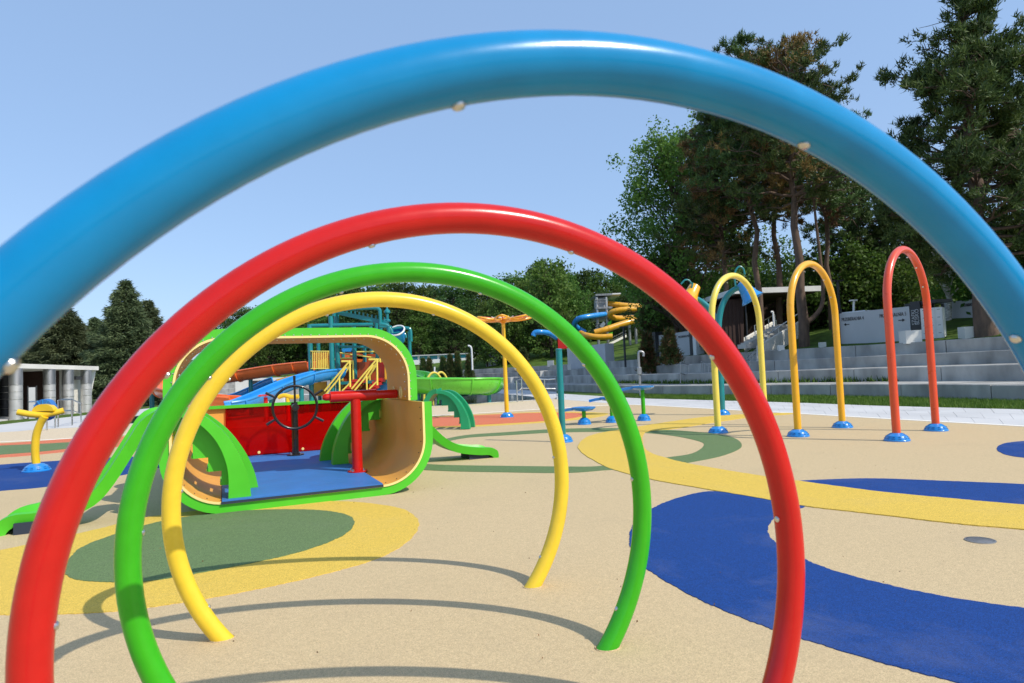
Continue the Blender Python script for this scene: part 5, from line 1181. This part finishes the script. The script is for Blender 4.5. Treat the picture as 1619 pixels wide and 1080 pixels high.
def pine(label, pos, h, r, seed, m='pine', brown=0.0, clear=0.35, trunk_r=0.22, ntuft=5200, lean=(0, 0), group=None, cat='pine tree', levels=34, L=0.3, dense=1.0, prof=0.6):
    rng = np.random.default_rng(seed); t = thing('pine_tree', label, cat, pos, group=group); o = np.array(pos)
    tb = MB(); top = o + np.array([lean[0], lean[1], h]); TP_ = wob(o - np.array([0, 0, .3]), top, rng, h * 0.008, 10); limb(tb, TP_, trunk_r, 0.03, 9); trunk = tb.build('trunk', M['pine_bark'], t, angle=80)
    br = MB(); C = []; D = []
    def tp(z): 
        f = min(0.999, max(0, (z * h + .3) / (h + .3))) * 10; i = int(f); return np.array(TP_[i].lerp(TP_[i + 1], f - i))
    for i in range(levels):
        z = clear + (1 - clear) * (i / (levels - 1)) ** 0.9; u = (z - clear) / (1 - clear)
        bl = r * (max(0.05, 1 - u) ** prof) * (0.55 + 0.45 * min(1, u * 5 + 0.25)) * rng.uniform(0.6, 1.15)
        for q in range(rng.integers(3, 6)):
            a = rng.uniform(0, 2 * PI); l = bl * rng.uniform(0.6, 1.15); s = tp(z); up = rng.uniform(-0.05, 0.3) + u * 0.4
            e = s + np.array([l * math.cos(a), l * math.sin(a), l * up]); P = wob(s, e, rng, 0.05 * l, 5); limb(br, P, 0.03 + 0.018 * l, 0.01, 5)
            n_ = max(3, int(l * 2.7 * dense))
            for j in range(n_):
                f = min(0.99, 0.3 + 0.72 * rng.random() ** 0.7); ii = int(f * 5); p = np.array(P[ii].lerp(P[ii + 1], f * 5 - ii))
                tw = rng.normal(0, 1, 3) * np.array([1, 1, 0.4]) * 0.34 * l ** 0.5 + np.array([math.cos(a) * .2, math.sin(a) * .2, 0.16]); tip = p + tw
                limb(br, [Vector(tuple(p)), Vector(tuple(p + tw * 0.6 + np.array([0, 0, -.02]))), Vector(tuple(tip))], 0.016, 0.008, 3)
                kk = max(3, int(ntuft / 620 * rng.uniform(0.6, 1.4))); ud = unit(tw) * .5 + np.array([0, 0, 0.6])
                for q2 in range(kk):
                    g2 = 0.62 + 0.45 * rng.random(); C.append(p + tw * g2 + rng.normal(0, 0.085, 3)); D.append(ud)
    br.build('limb', M['pine_bark'], trunk, angle=80, recalc=False)
    C = np.array(C); D = np.array(D)
    nz = np.sin(C[:, 0] * 1.3 + seed) + np.sin(C[:, 1] * 1.7 + seed * 2) + np.sin(C[:, 2] * 1.1 + seed)
    bm_ = (nz + rng.normal(0, .5, len(C))) > (1.9 - 3.0 * brown)
    stuff(np_obj('needles', tufts(C[~bm_], D[~bm_], L * 0.8, 0.058, 12, rng, 0.65), 3, M[m], t))
    if bm_.any() and brown > 0: x = stuff(np_obj('needles', tufts(C[bm_], D[bm_], L * 0.8, 0.055, 11, rng, 0.65), 3, M['pine_brown'], t)); x['label'] = 'dry brown needles'
    return t

def spruce(label, pos, h, r, seed, m='spruce', group=None, trunk_r=0.2, levels=46, L=0.34, low=0.03):
    rng = np.random.default_rng(seed); t = thing('spruce_tree', label, 'spruce tree', pos, group=group); o = np.array(pos)
    tb = MB(); limb(tb, wob(o - np.array([0, 0, .3]), o + np.array([0, 0, h * 0.99]), rng, 0.03, 6), trunk_r, 0.02, 8); trunk = tb.build('trunk', M['bark'], t, angle=80)
    br = MB(); C = []; D = []
    for i in range(levels):
        u = (i / (levels - 1)) ** 0.92; z = low + (1 - low) * u; bl = r * ((1 - u) ** 0.85 + 0.03) * rng.uniform(0.82, 1.12)
        nb = int(10 * (1 - u) + 5)
        for q in range(nb):
            a = 2 * PI * q / nb + i * 1.3 + rng.normal(0, .2); l = bl * rng.uniform(0.75, 1.12); s = o + np.array([0, 0, z * h]); dr = -0.18 + 0.35 * u
            P = [Vector(tuple(s + np.array([l * f * math.cos(a), l * f * math.sin(a), l * (dr * f + 0.16 * f * f)]))) for f in (0, .35, .7, 1)]
            if i % 2 == 0: limb(br, P, 0.02 + 0.01 * l, 0.006, 4)
            n_ = max(5, int(l * 15))
            for j in range(n_):
                f = rng.uniform(0.15, 1.0) ** 0.7; p = s + np.array([l * f * math.cos(a), l * f * math.sin(a), l * (dr * f + 0.16 * f * f)])
                sd = rng.normal(0, 1) * 0.26 * l ** 0.5 * (1.15 - f * .6); p = p + np.array([-math.sin(a), math.cos(a), 0]) * sd + np.array([0, 0, -abs(sd) * 0.25 + rng.normal(0, .03)])
                C.append(p); D.append(np.array([math.cos(a) - math.sin(a) * sd, math.sin(a) + math.cos(a) * sd, -0.15]))
    br.build('limb', M['bark'], trunk, angle=80, recalc=False)
    stuff(np_obj('needles', tufts(np.array(C), np.array(D) * 1.3, L, 0.075, 8, rng, 0.55), 3, M[m], t)); return t

def shrub_conifer(label, pos, h, r, seed, brown=0.3, group=None):
    rng = np.random.default_rng(seed); t = thing('young_conifer', label, 'young conifer', pos, group=group); o = np.array(pos)
    tb = MB(); limb(tb, wob(o - np.array([0, 0, .1]), o + np.array([0, 0, h * .95]), rng, 0.04, 4), 0.06, 0.015, 6); tb.build('trunk', M['bark'], t, angle=80)
    n = 800; z = rng.uniform(0.05, 1, n); a = rng.uniform(0, 2 * PI, n); rad = r * np.sqrt(rng.uniform(0.1, 1, n)) * ((1 - z) ** 0.8 + 0.12) * (0.75 + 0.35 * np.sin(a * 3 + z * 9))
    C = o + np.stack([rad * np.cos(a), rad * np.sin(a), z * h], 1); D = np.stack([np.cos(a), np.sin(a), np.full(n, .8)], 1)
    k = rng.random(n) < brown
    stuff(np_obj('needles', tufts(C[~k], D[~k], 0.22, 0.05, 9, rng), 3, M['pine'], t))
    if k.any(): x = stuff(np_obj('needles', tufts(C[k], D[k], 0.22, 0.05, 9, rng), 3, M['pine_brown'], t)); x['label'] = 'dry brown needles'
    return t
def foot_h(px, yb, y):
    p = hit(px, yb); p = Vector((p.x, p.y, ground_z(p.x, p.y))); return p, at(px, y, p.y).z - p.z
def top_h(px, y, Y): p = on_ground(px, Y); return p, at(px, y, Y).z - p.z

# ---- right-hand pines and broadleaf, individually placed
p, h = foot_h(1560, 531, -25); pine('tall dark pine with a thick trunk at the right edge, its top out of frame', p, h, 4.2, 11, brown=0.0, clear=0.2, trunk_r=0.42, ntuft=5200, levels=34, L=0.32, dense=1.5, prof=0.7)
p, h = top_h(1690, 90, 27); pine('dark pine cut by the right edge of the view, beside the tallest pine', p, h, 4.0, 12, clear=0.15, trunk_r=0.3, ntuft=5000, levels=32, dense=1.3)
p, h = foot_h(1271, 547, 80); p_red = p.copy(); pine('reddish pine with a thick trunk and a bent side stem behind the amber hoop', p, h, 3.7, 21, brown=0.34, clear=0.47, trunk_r=0.26, ntuft=4300, levels=26, dense=1.2, prof=0.4)
p, h = foot_h(1208, 549, 95); pine('browning pine with a slim straight trunk between lemon and amber hoops', p, h, 3.7, 22, brown=0.36, clear=0.47, trunk_r=0.19, ntuft=4300, levels=26, dense=1.2, lean=(-0.5, 0), prof=0.4)
p, h = top_h(1238, 110, 37); pine('browning pine behind the two front pines, trunk half hidden', p, h, 3.2, 23, brown=0.35, clear=0.45, trunk_r=0.2, ntuft=5000, levels=26, prof=0.45)
p, h = top_h(1318, 170, 36); pine('scrawny pine with thin crown behind the bent-stemmed pine', p, h, 2.7, 24, brown=0.3, clear=0.45, trunk_r=0.17, ntuft=3600, levels=24, prof=0.5)
p, h = top_h(1150, 190, 37); pine('dark pine with brown tips standing against the broadleaf tree', p, h, 3.3, 25, brown=0.25, clear=0.36, trunk_r=0.19, ntuft=4300, levels=28, prof=0.5)
p, h = top_h(1372, 250, 40); pine('dark pine in the gap behind amber and orange red hoops', p, h, 3.6, 26, brown=0.0, clear=0.3, trunk_r=0.2, ntuft=5500, levels=28)
p, h = top_h(1448, 300, 40); pine('dark pine behind the orange red hoop, left of the tallest pine', p, h, 3.5, 27, brown=0.0, clear=0.25, trunk_r=0.22, ntuft=4300, levels=28)
p, h = top_h(1072, 400, 44); pine('dark spreading pine right of the far slide tower', p, h, 3.4, 28, brown=0.08, clear=0.3, trunk_r=0.2, ntuft=6000, levels=26)
p, h = top_h(1040, 462, 50); pine('low drooping pine before the far amber flumes', p, h, 2.0, 29, brown=0.12, clear=0.25, trunk_r=0.18, ntuft=5000, levels=24)
# bent side stem of the reddish pine
yb_ = p_red.y
bs = MB(); limb(bs, smooth_path([at(1276, 510, yb_), at(1290, 498, yb_), at(1300, 480, yb_), at(1301, 450, yb_), at(1297, 410, yb_), at(1290, 350, yb_), at(1285, 300, yb_)], 4), 0.13, 0.05, 8)
par = [o for o in bpy.data.objects if o.get('label', '').startswith('reddish pine')][0]; bs.build('side_stem', M['pine_bark'], par, angle=80)
p, h = top_h(1088, 212, 42); broadleaf('tall loose broadleaf tree with pale green leaves left of the pines', 'broadleaf tree', p, h, 4.7, 31, 30000, 0.22, 'leaf_light', 0.22, 0.2, lobes=60)
p, h = foot_h(1499, 505, 395); b_ = broadleaf('slim birch with a white trunk beside the second grey wall', 'birch tree', p, h + 3, 2.2, 33, 6000, 0.16, 'leaf', 0.14, 0.45, name='birch_tree', bark='birch_bark', lobes=30)
for i, (px, y, Y, r, nl, lab) in enumerate([(1335, 405, 40, 4.2, 9000, 'bushy green tree between amber and orange red hoops behind the pines'), (1400, 430, 38, 3.6, 8000, 'bushy green tree behind the orange red hoop'), (1455, 400, 42, 4.2, 9000, 'bushy green tree behind the black locker sign'), (1545, 420, 40, 4.0, 8000, 'bushy green tree behind the trunk of the tallest pine'), (1612, 360, 31, 3.2, 8000, 'light green bushy tree under the blue arch at the right edge'), (1245, 420, 46, 4.5, 8000, 'bushy green tree behind the brown canopy building'), (1180, 400, 48, 4.5, 8000, 'leafy green tree behind the lemon hoop and canopy building')]):
    p, h = top_h(px, y, Y); broadleaf(lab, 'broadleaf tree', p, h, r, 50 + i, nl, 0.24, 'leaf', 0.18, 0.06, lobes=40)
for i, (px, y, Y, lab) in enumerate([(1059, 524, 34.5, 'small ragged brown conifer before the pale grey cabin wall'), (1024, 528, 36, 'small ragged conifer left of the pale grey cabin wall'), (828, 552, 52, 'small conifer on the far lawn behind the teal post'), (668, 568, 60, 'small pointed conifer before the pool house, left one'), (678, 568, 60, 'small pointed conifer before the pool house, second from left'), (700, 566, 60, 'small pointed conifer before the pool house, middle'), (711, 562, 59, 'dark conifer before the pool house under the far pine'), (723, 558, 59, 'dark conifer before the pool house, second from right'), (741, 562, 58, 'dark conifer beside the thick white pipe lamp')]):
    p, h = top_h(px, y, Y); shrub_conifer(lab, p, max(0.8, h), 0.62 if Y < 50 else 0.5, 70 + i, 0.4 if i < 2 else 0.1)

# ---- left spruces
for i, (px, y, Y, r, lab) in enumerate([(200, 447, 48, 3.6, 'tall dense blue green spruce between blue and red arches'), (103, 485, 50, 3.9, 'broad dark spruce behind the pavilion roof'), (60, 498, 53, 3.6, 'dark spruce partly hidden by the blue arch'), (235, 478, 53, 3.2, 'smaller spruce behind the red arch'), (10, 510, 56, 3.6, 'spruce behind the blue arch foot at the left'), (150, 505, 58, 3.2, 'distant spruce in the gap between two spruces')]):
    p, h = top_h(px, y, Y); spruce(lab, p, h, r, 90 + i)

# ---- wooded slope: broadleaf trees, four crowns shared by copies
protos = []
for i, m in enumerate(('leaf', 'leaf_dark', 'leaf', 'leaf_light')):
    protos.append(broadleaf(('mid green leafy tree in the wooded slope beyond the pool', 'dark green leafy tree in the wooded slope beyond the pool', 'round mid green tree in the wooded slope beyond the pool', 'pale green leafy tree in the wooded slope beyond the pool')[i], 'broadleaf tree', (0, 0, 0), 12.0, 4.6, 200 + i, 7000, 0.42, m, 0.22, 0.06, group='trees of the wooded slope', lobes=44, shape=1.0))
rf = random.Random(12); used = [False] * 4
sky = [(330, 520), (345, 513), (380, 490), (420, 478), (480, 470), (520, 463), (560, 452), (600, 449), (640, 450), (690, 451), (730, 455), (770, 449), (800, 441), (830, 437), (870, 414), (905, 428), (935, 430), (965, 432), (1000, 440), (1040, 440), (1100, 430), (1160, 430), (1240, 420), (1330, 400), (1420, 390), (1520, 370), (1640, 350), (1760, 340)]
def skyy(x):
    for (x0, y0), (x1, y1) in zip(sky, sky[1:]):
        if x0 <= x <= x1: return lerp(y0, y1, (x - x0) / (x1 - x0))
    return 470
def forest(px, ytop, Y, i, wide=1.0):
    p = on_ground(px, Y); z = ground_z(p.x, p.y); h = at(px, ytop, Y).z - z
    if h < 2: return
    s = h / 12.0; o = protos[i]; kx = s * wide * rf.uniform(0.85, 1.15)
    if not used[i]: used[i] = True; o.location = (p.x, p.y, z); o.scale = (kx, kx, s); o.rotation_euler = (0, 0, rf.uniform(0, 6.28))
    else: copy_tree(o, (p.x, p.y, z), rf.uniform(0, 6.28), (kx, kx, s))
x = 335
while x < 1010:
    forest(x, skyy(x) + rf.uniform(-2, 8), rf.uniform(88, 100), rf.choice((0, 1, 1, 2)), 1.0); x += rf.uniform(20, 30)
x = 345
while x < 1000:
    forest(x, skyy(x) + rf.uniform(18, 48), rf.uniform(80, 87), rf.choice((0, 0, 1, 1, 2)), 1.15); x += rf.uniform(24, 36)
x = 1010
while x < 1760:
    forest(x, skyy(x) + rf.uniform(10, 60), rf.uniform(52, 66) if x > 1130 else rf.uniform(76, 86), rf.choice((0, 0, 1, 2, 3)), 1.0); x += rf.uniform(26, 40)
forest(872, 413, 66, 3, 1.1); forest(835, 447, 70, 3, 1.0); forest(905, 440, 70, 0, 1.0); forest(800, 470, 66, 2, 0.9); forest(770, 480, 68, 0, 1.0)
for i, o in enumerate(protos):
    if not used[i]: forest(700 + 30 * i, 480, 90, i)
# dark understorey so that no sky shows low between the trunks
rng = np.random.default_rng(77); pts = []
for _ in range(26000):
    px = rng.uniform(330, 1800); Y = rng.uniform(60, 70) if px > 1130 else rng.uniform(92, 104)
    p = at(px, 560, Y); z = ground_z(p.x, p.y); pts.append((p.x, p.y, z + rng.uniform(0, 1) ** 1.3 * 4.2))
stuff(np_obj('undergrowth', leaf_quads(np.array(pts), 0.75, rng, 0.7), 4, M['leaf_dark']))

# scattered bits of dry leaf and dirt on the rubber
rng = np.random.default_rng(5); n_ = 260; Pb = np.stack([rng.uniform(-5, 5, n_), rng.uniform(1.2, 11, n_), np.full(n_, 0.017)], 1)
stuff(np_obj('litter', leaf_quads(Pb * np.array([1, 1, 1]), 0.012, rng, 0.6), 4, M['pine_brown']))
